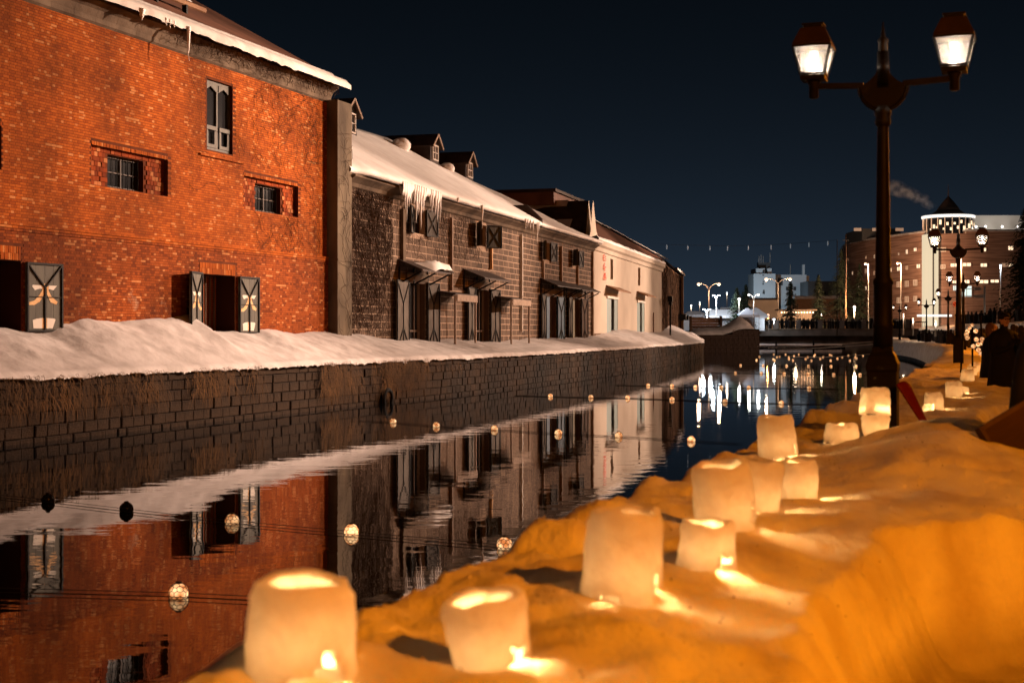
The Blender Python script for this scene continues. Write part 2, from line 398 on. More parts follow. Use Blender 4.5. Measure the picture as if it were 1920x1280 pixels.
# ------------------------------------------------------------------ water and ground
w = MB().add([(-700,-120,0),(900,-120,0),(900,1500,0),(-700,1500,0)], [(0,1,2,3)]).build('canal_water', M['water'])
tag(w, 'still black canal water mirroring the warehouses', 'water', kind='structure')
def strip(path, offs, zs, t0, t1, n):
    ts = np.linspace(t0, t1, n); p = path.at(ts); nl = path.nleft(ts)
    return [[(*(p[i]+nl[i]*o), z) for o, z in zip(offs, zs)] for i in range(n)]
mb = MB(); mb.grid(strip(LEFT, [.6,60,300], [Z_Q-.05]*3, 0, LEFT.len, 40))
tag(mb.build('ground', M['asphalt']), 'snowy ground beneath the row of warehouses', 'ground', kind='structure')
mb = MB(); mb.grid(strip(RIGHT, [0,-6.5], [Z_P-.02]*2, 0, RIGHT.len, 60))
tag(mb.build('promenade', M['snow_bank']), 'snow covered promenade along the canal', 'promenade', kind='structure')
mb = MB(); mb.grid(strip(RIGHT, [-6.6,-60,-300], [2.75,2.75,2.75], 0, RIGHT.len, 60))
tag(mb.build('street_ground', M['asphalt']), 'raised street ground above the promenade', 'ground', kind='structure')
mb = MB(); mb.add([(-900,236,2.6),(1500,236,2.6),(1500,3000,2.6),(-900,3000,2.6)], [(0,1,2,3)])
mb.add([(-900,236,-.5),(1500,236,-.5),(1500,236,2.6),(-900,236,2.6)], [(0,1,2,3)])
tag(mb.build('far_ground', M['asphalt']), 'dark town ground beyond the bridge', 'ground', kind='structure')

# ------------------------------------------------------------------ quay wall of the far side
quay = empty('quay_wall', (*LEFT.at(40.0), 0), label='long dark stone quay wall along the far side of the canal', cat='quay wall')
q0 = np.array([*LEFT.at(40.0), 0])
mb = MB(); ts = np.linspace(0, LEFT.len, 120); p = LEFT.at(ts); nl = LEFT.nleft(ts)
mb.grid([[(*(p[i]+nl[i]*o)-q0[:2], z) for o, z in ((.0,-.6),(.03,.6),(.06,Z_Q-.02),(1.2,Z_Q-.02))] for i in range(120)])
pe, ne, te = LEFT.at(LEFT.len), LEFT.nleft(LEFT.len), LEFT.tan(LEFT.len)
arc = []
for k in range(9):                        # the wall rounds off at its far end and turns inland
    a = R(k*11); c = pe + ne*1.5
    arc.append(c + (-ne*math.cos(a) + te*math.sin(a))*1.42)
arc += [arc[-1]+ne*12]
mb.grid([[(*(q-q0[:2]), z) for z in (-.6,.6,Z_Q-.02)] for q in arc])
backing = mb.build('wall_backing', M['quay_back'], quay)
UB = unit_block('stone_block_mesh', .07); UB.materials.append(M['quay'])
stones = []
hs = [-.12,.10,.36,.64,.92,1.17,1.38]
for r in range(len(hs)-1):
    t = 6 + rng.random()*.4
    while t < LEFT.len-.3:
        wd = rng.uniform(.30,.62) if r != 5 else rng.uniform(.55,.95)
        tm = t+wd/2; pp = LEFT.at(tm); n_ = LEFT.nleft(tm); d_ = LEFT.tan(tm)
        proud = rng.uniform(-.022,.022)
        stones.append((pp+n_*(.07+.03*r/5+proud)-q0[:2], math.atan2(d_[1], d_[0]), wd-.014, .22, hs[r+1]-hs[r]-.014, (hs[r]+hs[r+1])/2, pp[1]))
        t += wd
inview = [s for s in stones if abs((s[0][0]+q0[0])/s[6]) < .375]
inview.sort(key=lambda s: s[6]); front = set(id(s) for s in inview[:300])
V, Q, nv = [], [], 0
ubv = np.array([v.co for v in UB.vertices]); ubq = np.array([list(pl.vertices) for pl in UB.polygons])
for s in stones:
    c, a, lx, ly, lz, zc, D_ = s
    if id(s) in front:
        o = link('stone', UB, None, quay, (c[0], c[1], zc), (rng.uniform(-.03,.03), rng.uniform(-.02,.02), a+rng.uniform(-.03,.03))); o.scale = (lx, ly, lz)
    else:
        vv = ubv*[lx,ly,lz]; ca, sa = math.cos(a), math.sin(a)
        V.append(np.stack([vv[:,0]*ca-vv[:,1]*sa+c[0], vv[:,0]*sa+vv[:,1]*ca+c[1], vv[:,2]+zc], 1)); Q.append(ubq+nv); nv += len(ubv)
o = link('stone_courses', np_mesh('stone_courses', np.vstack(V), np.vstack(Q)), M['quay'], quay); tag(o, kind='stuff')
# rubber tyre fender and mooring rings on the wall
def wall_pt(t, off, z): pp = LEFT.at(t)+LEFT.nleft(t)*off; return Vector((pp[0], pp[1], z))
t_t = LEFT.project(P(767,760,48)[:2]); tt = LEFT.tan(t_t)
mb = MB()
ring = [[(0,0,0)]*9 for _ in range(21)]
for i in range(21):
    for k in range(9):
        a, b = 2*math.pi*i/20, 2*math.pi*k/8
        rr = .30+.09*math.cos(b); ring[i][k] = (rr*math.cos(a), .09*math.sin(b), rr*math.sin(a))
mb.grid(ring)
o = mb.build('tyre_fender', mat('black_rubber',(.006,.006,.006),.8,spec=.05), None, True, wall_pt(t_t,-.12,.14), (0,0,math.atan2(tt[1],tt[0])))
tag(o, 'black rubber tyre hung against the quay wall at the waterline', 'tyre')
# dry grass hanging from the wall
V, Q, nv = [], [], 0
def blades(t0, t1, n, zlo, zhi, ln, seed):
    global nv
    r = np.random.default_rng(seed)
    for _ in range(n):
        t = r.uniform(t0,t1); 
        if vnoise(t*.9, 3.1, seed) < r.uniform(-.35,.25): continue
        z = r.uniform(zlo,zhi); L_ = r.uniform(.25,1)*ln; b = LEFT.at(t)-LEFT.nleft(t)*.02; d = LEFT.tan(t)*r.normal(.15,.55)
        nn = -LEFT.nleft(t); pts = []
        for k in range(4):
            u = k/3; pts.append(np.array([*(b+d*u*L_+nn*(.05+.10*math.sin(u*2.2))), z+.06*math.sin(u*3)-L_*u*u*.95]))
        wv = np.array([*LEFT.tan(t),0])*.014
        vs = [];
        for k, q in enumerate(pts): vs += [q-wv*(1-k/3.4), q+wv*(1-k/3.4)]
        V.append(np.array(vs)); Q.append(np.array([(0,1,3,2),(2,3,5,4),(4,5,7,6)])+nv); nv += 8
ta, tb = LEFT.project((-10.76,29.9)), LEFT.project(P(765,677,51)[:2])
tc_ = LEFT.project(P(600,690,46)[:2])
blades(ta-1, ta+11, 1500, .75, 1.44, .60, 3); blades(tc_-2, tb, 2200, .55, 1.45, .8, 5); blades(tb, tb+34, 1200, .9, 1.4, .35, 8)
blades(LEFT.len-16, LEFT.len-.5, 1500, .7, 1.42, .8, 9)
o = link('hanging_grass', np_mesh('hanging_grass', np.vstack(V), np.vstack(Q)), M['straw'])
tag(o, 'dry brown grass hanging over the stone quay wall', 'grass', kind='stuff')

# ------------------------------------------------------------------ snow lying between the quay and the warehouses
def fac_pt(x):
    f = FA if x < 612 else FB if x < 1113 else FC if x < 1240 else FD
    D_ = f.D(x); return np.array([(x-CX)/F*D_, D_])
tab = [(-700,2.45),(0,2.52),(60,2.44),(110,2.60),(160,2.74),(230,2.70),(300,2.78),(342,2.92),(368,2.44),(420,2.36),(455,2.40),(490,2.52),(530,2.42),(600,2.40),(650,2.34),(720,2.14),
       (800,2.02),(835,2.12),(900,1.98),(940,1.92),(985,2.06),(1050,2.02),(1105,2.12),(1165,2.62),(1200,2.42),(1240,2.42),(1275,3.1)]
tt_ = [LEFT.project(fac_pt(x)) for x,_ in tab]; dd = [np.linalg.norm(fac_pt(x)-LEFT.at(t)) for (x,_),t in zip(tab,tt_)]
od = np.argsort(tt_); TT = np.array(tt_)[od]; ZF = np.array([z for _,z in tab])[od]; DD = np.array(dd)[od]
tsn = np.concatenate([np.linspace(4, ta-2, 30), np.linspace(ta-2, ta+34, 330)[1:], np.linspace(ta+34, LEFT.len, 230)[1:]])
wsn = np.concatenate([[-.10,-.115,-.09,-.04], np.linspace(0,3.2,40), [4,6]])
T, W = np.meshgrid(tsn, wsn, indexing='ij')
zf = np.interp(T, TT, ZF); wd = np.clip(np.interp(T, TT, DD), 1.5, 3.2)
edge = Z_Q+.13+.05*fbm(T*.35,W*0+2,4)
u = np.clip(W/wd, 0, 1)
Z = edge+(zf-edge)*(u**1.15*(1.35-.35*u))
Z += fbm(T*.8,W*.9,11)*.10*sstep(.1,1.2,W) + fbm(T*4.2,W*4.2,15)*.022*sstep(0,.3,W) + np.maximum(vnoise(T*5,W*5,31)-.28,0)*.22*sstep(.3,.9,W)*sstep(ta+12,ta+2,T)
lip = np.clip(-W/.115,0,1)
Wx = W - lip*.05*np.maximum(vnoise(T*1.8,T*0,41)+.2,0)
Z = np.where(W<-.02, edge-.16*lip-.10*lip*np.maximum(vnoise(T*4,T*0+5,43),0), Z)
clump = sstep(tc_+1.5,tc_+2.5,T)*sstep(tb+.5,tb-.5,T)
Z = Z - np.where(W<-.08, clump*np.maximum(vnoise(T*3.1,T*0,47)+.05,0)*.75, 0); 
pl_, nn_ = LEFT.at(T.ravel()), LEFT.nleft(T.ravel())
XY = pl_+nn_*Wx.ravel()[:,None]
m_, n_ = T.shape
ii = np.arange(m_*n_).reshape(m_,n_); Q = np.stack([ii[:-1,:-1],ii[1:,:-1],ii[1:,1:],ii[:-1,1:]],-1).reshape(-1,4)
o = link('quay_snow', np_mesh('quay_snow', np.column_stack([XY,Z.ravel()]), Q, True), M['snow'])
tag(o, 'sloping snow drift between the quay wall and the warehouses', 'snow', kind='structure')
mb = MB()                                  # rounded heap at the far end of the quay
c = Vector((*(pe+ne*1.6), Z_Q-.1))
for i in range(1):
    pts = []
    for a in range(25):
        row = []
        for k in range(9):
            rr = 1.55*k/8+.001; an = 2*math.pi*a/24
            row.append((c.x+rr*math.cos(an)*1.1, c.y+rr*math.sin(an)*1.4, c.z+.25+.85*math.cos(min(k/8*1.57,1.57))+.1*vnoise(an*2,k*.7,5)))
        pts.append(row)
    mb.grid(pts)
mb.grid([[(*(q-ne*0), Z_Q-.03),(*(q+ne*14), Z_Q+1.1)] for q in [pe+te*-.5, pe+te*.9]])
tag(mb.build('snow_heap', M['snow'], None, True), 'rounded snow heap at the end of the quay', 'snow heap')

# ------------------------------------------------------------------ building pieces in facade coordinates (x along, -y towards the canal)
def holes_wall(mb, s0, s1, z0, z1, holes, y):
    xs = sorted({s0,s1,*[h[0] for h in holes],*[h[1] for h in holes]}); zs = sorted({z0,z1,*[h[2] for h in holes],*[h[3] for h in holes]})
    xs = [x for x in xs if s0<=x<=s1]; zs = [z for z in zs if z0<=z<=z1]
    for i in range(len(xs)-1):
        for k in range(len(zs)-1):
            cx, cz = (xs[i]+xs[i+1])/2, (zs[k]+zs[k+1])/2
            if any(h[0]<cx<h[1] and h[2]<cz<h[3] for h in holes): continue
            mb.add([(xs[i],y,zs[k]),(xs[i+1],y,zs[k]),(xs[i+1],y,zs[k+1]),(xs[i],y,zs[k+1])], [(0,1,2,3)])
def reveal(mb, h, y0, y1, back=True):
    a,b,c,d = h
    mb.add([(a,y0,c),(a,y1,c),(a,y1,d),(a,y0,d)], [(0,1,2,3)]); mb.add([(b,y0,c),(b,y0,d),(b,y1,d),(b,y1,c)], [(0,1,2,3)])
    mb.add([(a,y0,d),(a,y1,d),(b,y1,d),(b,y0,d)], [(0,1,2,3)]); mb.add([(a,y0,c),(b,y0,c),(b,y1,c),(a,y1,c)], [(0,1,2,3)])
    if back: mb.add([(a,y1,c),(b,y1,c),(b,y1,d),(a,y1,d)], [(0,1,2,3)])
def window(parent, h, y, nx, nz, fm, name='window', t=.06, pane='glass', bars=0):
    a,b,c,d = h; mb = MB()
    mb.box(a,a+t,y-.05,y+.05,c,d); mb.box(b-t,b,y-.05,y+.05,c,d); mb.box(a+t,b-t,y-.05,y+.05,d-t,d); mb.box(a+t,b-t,y-.05,y+.05,c,c+t)
    for i in range(1,nx): x = a+(b-a)*i/nx; mb.box(x-t*.4,x+t*.4,y-.04,y+.04,c+t,d-t)
    for i in range(1,nz): z = c+(d-c)*i/nz; mb.box(a+t,b-t,y-.03,y+.03,z-t*.3,z+t*.3)
    o = mb.build(name, fm, parent)
    MB().add([(a+t,y+.02,c+t),(b-t,y+.02,c+t),(b-t,y+.02,d-t),(a+t,y+.02,d-t)],[(0,1,2,3)]).build('pane', M[pane], o)
    for i in range(bars):
        x = a+(b-a)*(i+.5)/bars
        MB().tube([(x,y-.10,c),(x,y-.10,d)], .012, n=5).build('bar', M['dark_metal'], o)
    return o
def shutter(parent, hinge, w_, z0, z1, ang, side, board='shutter', style='emblem', frame='dark_metal'):
    # side +1: opens towards +x from its hinge; ang = degrees away from the wall
    h = z1-z0; a = R(ang)
    o = empty('shutter', (hinge[0], hinge[1], z0), parent=parent)
    o.rotation_euler = (0,0,-a if side > 0 else math.pi+a)
    # local x runs along the leaf, the face to the canal is -y (side +1) or +y (side -1)
    fy = -1 if side > 0 else 1
    planks = 4
    for i in range(planks):
        x0, x1 = w_*i/planks, w_*(i+1)/planks
        MB().box(x0+.004,x1-.004,-.025,.025,0,h).build('board', M[board], o)
    y0, y1 = (.026*fy, .06*fy); y0, y1 = min(y0,y1), max(y0,y1); yc = (y0+y1)/2
    mb = MB()
    for x in (.02, w_-.02): mb.box(x-.025,x+.025,y0,y1,0,h)
    mb.box(.045,w_-.045,y0,y1,h-.05,h); mb.box(.045,w_-.045,y0,y1,0,.05)
    mb.build('leaf_frame', M[frame], o)
    mb = MB()
    if style in ('emblem','x'):
        cz = h*.64 if style == 'emblem' else h*.66
        mb.bar((.05,yc,h-.06),(w_/2,yc,cz),.035,.03); mb.bar((w_-.05,yc,h-.06),(w_/2,yc,cz),.035,.03)
        mb.bar((w_/2,yc-.002*fy,cz),(w_/2,yc-.002*fy,.05),.045,.03)
        if style == 'x':
            mb.bar((.05,yc+.001,.06),(w_/2,yc+.001,h*.30),.035,.03); mb.bar((w_-.05,yc+.001,.06),(w_/2,yc+.001,h*.30),.035,.03)
        else:
            mb.box(.045,w_-.045,yc-.012,yc+.012,h*.50,h*.51)
    else:
        mb.bar((.05,yc,h-.06),(w_-.05,yc,.06),.03,.03); mb.bar((.05,yc+.001,.06),(w_-.05,yc+.001,h-.06),.03,.03)
    mb.build('brace', M['dark_metal'], o)
    if style == 'emblem':
        ye = .030*fy
        def flat(poly, m_, k):
            yy = ye+fy*.001*k
            vs = [(px_*w_, yy, pz*h) for px_,pz in poly]; MB().add(vs, [tuple(range(len(vs)))]).build('emblem', M[m_], o)
        flat([(.14,.655),(.22,.60),(.34,.625),(.42,.625),(.42,.675),(.16,.675)],'white_paint',0)
        flat([(.60,.625),(.74,.61),(.84,.675),(.62,.675)],'white_paint',0)
        flat([(.42,.70),(.50,.70),(.48,.55),(.36,.44),(.20,.385),(.02,.385),(.02,.42),(.20,.45),(.34,.53),(.42,.60)],'tan_paint',1)
        flat([(.54,.70),(.60,.72),(.60,.60),(.68,.52),(.86,.44),(.82,.40),(.66,.43),(.56,.54)],'tan_paint',1)
        flat([(.18,.05),(.16,.17),(.26,.19),(.42,.20),(.42,.05)],'white_paint',0); flat([(.56,.05),(.56,.20),(.76,.195),(.80,.18),(.72,.05)],'white_paint',0)
        flat([(.42,.05),(.42,.20),(.56,.20),(.56,.05)],'tan_paint',0)
    return o
def cornice(mb, s0, s1, prof):
    n = len(prof)
    mb.add([(s0,y,z) for y,z in prof]+[(s1,y,z) for y,z in prof], [(i,i+n,i+1+n,i+1) for i in range(n-1)]+[tuple(range(n))[::-1], tuple(range(n,2*n))])
def icicle(parent, x, y, z, ln, r, group='icicles'):
    mb = MB(); k = 6
    pts = [(x+rng.normal(0,.006)*i, y, z-ln*i/k) for i in range(k+1)]
    mb.tube(pts, r, .004, 6)
    return mb.build('icicle', M['snow_clean'], parent, True)
def vines(name, parent, s0, s1, z0, z1, n, y, seed, r=.009, hole=None, step=.22, seg=30, up=True):
    rr = np.random.default_rng(seed); V, Q, nv = [], [], 0
    for _ in range(n):
        x, z = rr.uniform(s0,s1), rr.uniform(z0,z1)
        a = rr.normal(math.pi/2,.6); rad = rr.uniform(.5,1.3)*r; pts = []
        for k in range(rr.integers(seg//3, seg)):
            pts.append((x,z)); a += rr.normal(0,.55); a += (math.pi/2-a)*.06
            x += math.cos(a)*step*1.25; z += math.sin(a)*step*.8
            if not (s0<x<s1 and z0<z<z1): break
            if hole and any(h[0]<x<h[1] and h[2]<z<h[3] for h in hole): break
        m_ = len(pts)
        if m_ < 3: continue
        pt = np.array(pts); d = np.gradient(pt, axis=0); d /= np.linalg.norm(d,axis=1,keepdims=True)+1e-9
        nrm = np.stack([-d[:,1], d[:,0]],1); rd = rad*np.linspace(1,.35,m_)[:,None]
        A, B_ = pt-nrm*rd, pt+nrm*rd
        off = y-rr.uniform(.005,.04)
        vs = np.concatenate([np.column_stack([A[:,0],np.full(m_,off),A[:,1]]), np.column_stack([B_[:,0],np.full(m_,off),B_[:,1]]), np.column_stack([pt[:,0],np.full(m_,off)-rad,pt[:,1]])])
        i = np.arange(m_-1)
        q = np.concatenate([np.stack([i,i+1,i+1+2*m_,i+2*m_],1), np.stack([i+2*m_,i+1+2*m_,i+1+m_,i+m_],1)])
        V.append(vs); Q.append(q+nv); nv += 3*m_
    o = link(name, np_mesh(name, np.vstack(V), np.vstack(Q)), M['vine'], parent)
    return o

# ------------------------------------------------------------------ red brick warehouse
A = empty('brick_warehouse', FA.o, FA.rz, 'tall red brick warehouse with stone cornice and open painted door shutters', 'warehouse')
sA0, sA1, zTop = -9.0, FA.s_(612), 9.0
sx = FA.s_
door1 = (sx(-62), sx(36), 0, FA.z_(20,488)); door2 = (sx(372), sx(438), 0, FA.z_(400,515))
rec0 = (sx(-150), sx(3), 4.80, 5.82); win0 = (sx(-105), sx(-40), 4.82, 5.68)
rec1 = (sx(171), sx(315), 4.80, 5.82); win1 = (sx(211), sx(278), 4.82, 5.68)
rec2 = (sx(457), sx(559), 4.80, 5.82); win2 = (sx(486), sx(534), 4.82, 5.68)
tall = (sx(388), sx(436), 6.38, 8.46)
zBelt = FA.z_(0,427.5)
holes = [door1, door2, rec0, rec1, rec2, tall]
mb = MB(); holes_wall(mb, sA0, sA1, -.6, zTop, holes, 0.0)
mbds = [MB(), MB()]
for h, q_ in zip((door1, door2), mbds): reveal(q_, h, -.047, .9, False)
reveal(mb, tall, 0, .3, False)
for r_, w_ in ((rec0,win0),(rec1,win1),(rec2,win2)):
    reveal(mb, r_, 0, .16, False); holes_wall(mb, r_[0], r_[1], r_[2], r_[3], [w_], .16); reveal(mb, w_, .16, .5, False)
mb.add([(sA1,0,-.6),(sA1,9,-.6),(sA1,9,zTop),(sA1,0,zTop)],[(0,1,2,3)]); mb.add([(sA0,0,-.6),(sA0,0,zTop),(sA0,9,zTop),(sA0,9,-.6)],[(0,1,2,3)])
holes_wall(mb, sA0, sA1, -.6, zBelt+.06, [door1,door2], -.048)
mb.add([(sA0,-.048,zBelt+.06),(sA1,-.048,zBelt+.06),(sA1,0,zBelt+.06),(sA0,0,zBelt+.06)],[(0,1,2,3)])
wallA = mb.build('wall', M['mortar'], A)
rv_ = mat('shaded_brick_reveal', (.035,.010,.005), .95, spec=.05)  # shade of the door recesses is put into this dark brick colour
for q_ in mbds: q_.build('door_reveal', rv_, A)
#('shaded_brick_reveal', (.035,.010,.005), .95, spec=.05), A)
MB().box(sA0+.2,sA1-.2,.95,.98,-.5,zTop).build('dark_interior', M['dark'], A)
# bricks in English bond, real pieces standing proud of the mortar
up_b, low_b = [], []
ch, row = .0705, 0; z = 0.35
while z < zTop-.02:
    low = z < zBelt; stretch_ = row % 2 == 0
    pitch = .222 if stretch_ else .111; x = sA0+(0 if stretch_ else .0555)
    yb = -.056 if low else -.005
    if abs(z-zBelt) < .10: yb = -.085
    xs = np.arange(x, sA1-.02, pitch); xs = xs[xs > -4.5]
    keep = np.ones(len(xs), bool)
    for h in holes:
        pad = .0
        keep &= ~((xs+pitch > h[0]-pad+.02) & (xs < h[1]+pad-.02) & (z+ch > h[2]) & (z < h[3]+(.34 if h in (door1,door2) else .10 if h in (rec0,rec1,rec2) else 0)))
    n = keep.sum(); x0 = xs[keep]; j = rng.normal(0,.0009,n)
    arr = np.column_stack([x0+.003, x0+pitch-.003, yb+j, np.full(n,.01), np.full(n,z+.0065), np.full(n,z+ch-.0065)])
    (low_b if low else up_b).append(arr); z += ch; row += 1
up_b, low_b = np.vstack(up_b), np.vstack(low_b)
def split_front(arr, k):
    D_ = FA.Dr + arr[:,0]*FA.u.y; X_ = FA.o.x + arr[:,0]*FA.u.x; zz = arr[:,4]+Z_Q
    px = CX+X_/D_*F; py = HY-(zz-EYE)/D_*F
    ok = (px > 4) & (py > 4) & (py < 600) & (arr[:,1]-arr[:,0] > .15)
    idx = np.where(ok)[0]; idx = idx[np.argsort(D_[idx])][:k]
    mk = np.zeros(len(arr), bool); mk[idx] = True; return arr[mk], arr[~mk]
for arr, k, key in ((up_b,190,'brick'),(low_b,110,'brick_low')):
    fr, rest = split_front(arr, k)
    unit = boxes_mesh('brick', [(-.106,.106,0,.06,-.030,.030)]); unit.materials.append(M[key+'_i'])
    for b in fr:
        link('brick', unit, None, wallA, ((b[0]+b[1])/2, b[2], (b[4]+b[5])/2))
    o = link('brickwork', boxes_mesh('brickwork', rest), M[key], wallA); tag(o, kind='stuff')
# recess panels of square brick ends, soldier courses over the openings
for r_, w_ in ((rec0,win0),(rec1,win1),(rec2,win2)):
    b = []
    for i, z in enumerate(np.arange(r_[2], r_[3]-.05, .128)):
        for x in np.arange(r_[0]-(i%2)*.08, r_[1]-.02, .16):
            if x < r_[0]: continue
            if x+.15 > w_[0] and x < w_[1] and z+.12 > w_[2] and z < w_[3]: continue
            b.append((x+.006, min(x+.154, r_[1]), .135+rng.normal(0,.006), .17, z+.006, z+.122))
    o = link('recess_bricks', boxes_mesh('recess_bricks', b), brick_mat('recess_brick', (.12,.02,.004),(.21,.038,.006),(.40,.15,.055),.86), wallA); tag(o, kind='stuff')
    b = [(x+.006, x+.066, -.012+rng.normal(0,.004), .01, r_[3]+.004, r_[3]+.098) for x in np.arange(r_[0], r_[1]-.05, .072)]
    o = link('soldier_course', boxes_mesh('soldier_course', b), M['brick'], wallA); tag(o, kind='stuff')
for h in (door1, door2):
    b = [(x+.005, x+.067, -.06+rng.normal(0,.004), .01, h[3]+.01+.165*k, h[3]+.17+.165*k) for k in range(2) for x in np.arange(h[0]-.02, h[1]-.03, .072)]
    o = link('door_soldier_course', boxes_mesh('door_soldier_course', b), M['brick'], wallA); tag(o, kind='stuff')
b = [(x+.004, x+.107, -.075, .01, 6.16, 6.22) for x in np.arange(tall[0]-.45, tall[1]+.55, .111)]
o = link('sill_course', boxes_mesh('sill_course', b), M['brick'], wallA); tag(o, kind='stuff')
for w_ in (win0, win1, win2):
    window(A, w_, .36, 2, 2, M['brown_frame'], bars=7)
# tall panelled window
tw = window(A, tall, .14, 2, 1, M['win_frame'], 'panelled_window', t=.09)
a,b_,c_,d_ = tall
for i in range(2):
    x0, x1 = a+(b_-a)*i/2, a+(b_-a)*(i+1)/2
    MB().box(x0+.08,x1-.06,.06,.12,c_+.62,c_+.74).build('rail', M['win_frame'], tw)
    mb = MB(); mb.box(x0+.10,x1-.08,.075,.11,c_+.10,c_+.20); mb.box(x0+.10,x0+.2,.075,.11,c_+.20,c_+.60); mb.box(x1-.18,x1-.08,.075,.11,c_+.20,c_+.60)
    mb.build('lower_panel', M['win_frame'], tw)
    xm = (x0+x1)/2
    MB().prism([(x0+.08,d_-.08),(x0+.08,d_-.30),(xm,d_-.16),(x1-.06,d_-.30),(x1-.06,d_-.08)],.09,.12).build('arched_head', M['win_frame'], tw)
# door leaves inside the openings and the painted shutters
for h in (door1, door2):
    d = MB().box(h[0],h[0]+(h[1]-h[0])*.46,.5,.56,0,h[3]-.02).build('door', M['dark'], A)
    for i in range(4): x = h[0]+(h[1]-h[0])*(.5+.125*i); MB().box(x,x+.04,.52,.56,0,h[3]-.02).build('slat', M['timber'], d)
    for k in range(26): MB().box(h[1]-.9,h[1]-.02,.60+.004*(k%2),.64,.9+k*.072,.96+k*.072).build('inner_brick', M['brick_low'], d)
shutter(A, (door1[1]+.12,-.10), 1.24, 1.0, door1[3]-.02, 4, 1)
shutter(A, (door2[0]+.0,-.10), 1.10, .95, door2[3]+.03, 15, -1)
shutter(A, (door2[1]+.14,-.10), 1.10, .95, door2[3]-.0, 3, 1)
# cornice, roof, snow on the eaves
prof = [(0,8.92),(-.07,8.98),(-.08,9.1),(-.16,9.28),(-.34,9.40),(-.38,9.42),(-.38,9.52),(.3,9.52)]
for i, x in enumerate(np.arange(sA0, sA1+.2, .9)):
    mb = MB(); cornice(mb, x, min(x+.895, sA1+.25), prof); mb.build('cornice_stone', M['cove'], A)
tanA = .56
mb = MB(); mb.add([(sA0,-.62,9.56),(sA1+.45,-.62,9.56),(sA1+.45,7,9.56+7.62*tanA),(sA0,7,9.56+7.62*tanA),(sA0,-.62,9.48),(sA1+.45,-.62,9.48),(sA1+.45,7,9.40+7.62*tanA),(sA0,7,9.40+7.62*tanA)],
                  [(0,1,2,3),(4,7,6,5),(0,4,5,1),(1,5,6,2),(2,6,7,3)])
roofA = mb.build('roof', M['roof_rust'], A)
for k, (y0, y1, th) in enumerate(((-.70,-.30,.10),(-.12,.18,.07))):
    xs = np.linspace(sA0, sA1+.47, 220); pts = []
    for x in xs:
        n1 = float(fbm(x*1.3,k*7.,21+k)); wv = .10*n1
        ya, yb = y0-.02+.05*n1, y1+wv
        pts.append([(x,ya,9.47+(ya+.62)*tanA-.03*max(n1,0)-(.12*max(float(vnoise(x*3.5,1,5)),0) if k==0 else 0)),(x,ya-.01,9.60+(ya+.62)*tanA),(x,(ya+yb)/2,9.60+th+((ya+yb)/2+.62)*tanA),(x,yb,9.57+(yb+.62)*tanA)])
    MB().grid(pts).build('eaves_snow', M['eave_snow'], roofA, True)
gx = sx(465)
MB().tube([(sA0,1.55,9.56+2.17*tanA+.30),(gx,1.55,9.56+2.17*tanA+.30)],.09,n=8).build('snow_guard', M['timber_tan'], roofA)
for x in np.arange(sx(120), gx, 1.6): MB().box(x-.04,x+.04,1.47,1.63,9.56+2.10*tanA,9.56+2.17*tanA+.24).build('guard_bracket', M['dark_metal'], roofA)
pts = []
for x in np.linspace(sA0, gx-.9, 90): pts.append([(x,1.42,9.56+2.17*tanA+.36),(x,1.50,9.56+2.17*tanA+.46+.06*float(fbm(x,3,2))),(x,1.66,9.56+2.17*tanA+.40),(x,1.70,9.56+2.17*tanA+.36)])
MB().grid(pts).build('guard_snow', M['snow_clean'], roofA, True)
for x, l_, r_ in ((sx(312),.95,.055),(sx(222),.30,.10),(sx(226),.22,.06),(sx(268),.2,.05),(sx(276),.25,.04),(sx(284),.18,.04)): icicle(A, x, -.72, 9.50, l_, r_)
# pilaster at its end
pw = FA.s_(640)-sA1
pil = MB().box(sA1+.02,sA1+pw,-.42,.5,.55,FA.z_(625,192)).build('pilaster', M['pilaster'], A, bevel=.02)
MB().box(sA1-.02,sA1+pw+.04,-.47,.45,-.5,.55).build('pilaster_foot', M['plinth'], pil)
MB().box(sA1-.01,sA1+pw+.03,-.45,.45,zBelt+.02,zBelt+.10).build('band', M['pilaster'], pil)
vines('creeper', A, sx(470), sA1-.05, 3.0, 8.95, 190, -.012, 12, .0055, holes, .13, 40)
vines('creeper', A, sx(345), sx(475), 5.0, 8.95, 50, -.012, 14, .0045, holes, .13, 26)
vines('creeper', A, sx(300), sA1+.2, 8.9, 9.45, 260, -.36, 15, .009, None, .10, 14)
vines('creeper', A, sA1, sA1+pw, .6, 8.4, 60, -.44, 13, .008, None, .2, 30)

# ------------------------------------------------------------------ stone warehouse
B = empty('stone_warehouse', FB.o, FB.rz, 'long low stone block warehouse with snowy roof, icicles and dark door canopies', 'warehouse')
sb = FB.s_; sB1 = sb(1112); zE = 6.5
doorsB = [(sb(763),sb(797),0,3.05),(sb(888),sb(916),0,3.05),(sb(1021),sb(1042),0,3.05),(sb(1070),sb(1087),0,3.05)]
winsB = [(sb(772),sb(796),5.0,6.0),(sb(893),sb(911),5.02,6.02),(sb(1018),sb(1030),5.0,5.95),(sb(1074),sb(1083),5.0,5.9)]
hB = doorsB+winsB
mb = MB(); holes_wall(mb, pw*.2, sB1, -.6, zE, hB, 0)
for h in hB: reveal(mb, h, 0, .55, False)
mb.add([(sB1,0,-.6),(sB1,8,-.6),(sB1,8,zE),(sB1,0,zE)],[(0,1,2,3)])
wallB = mb.build('wall', M['block_mortar'], B)
MB().box(.5,sB1-.2,.6,.63,-.5,zE).build('dark_interior', M['dark'], B)
blk = []
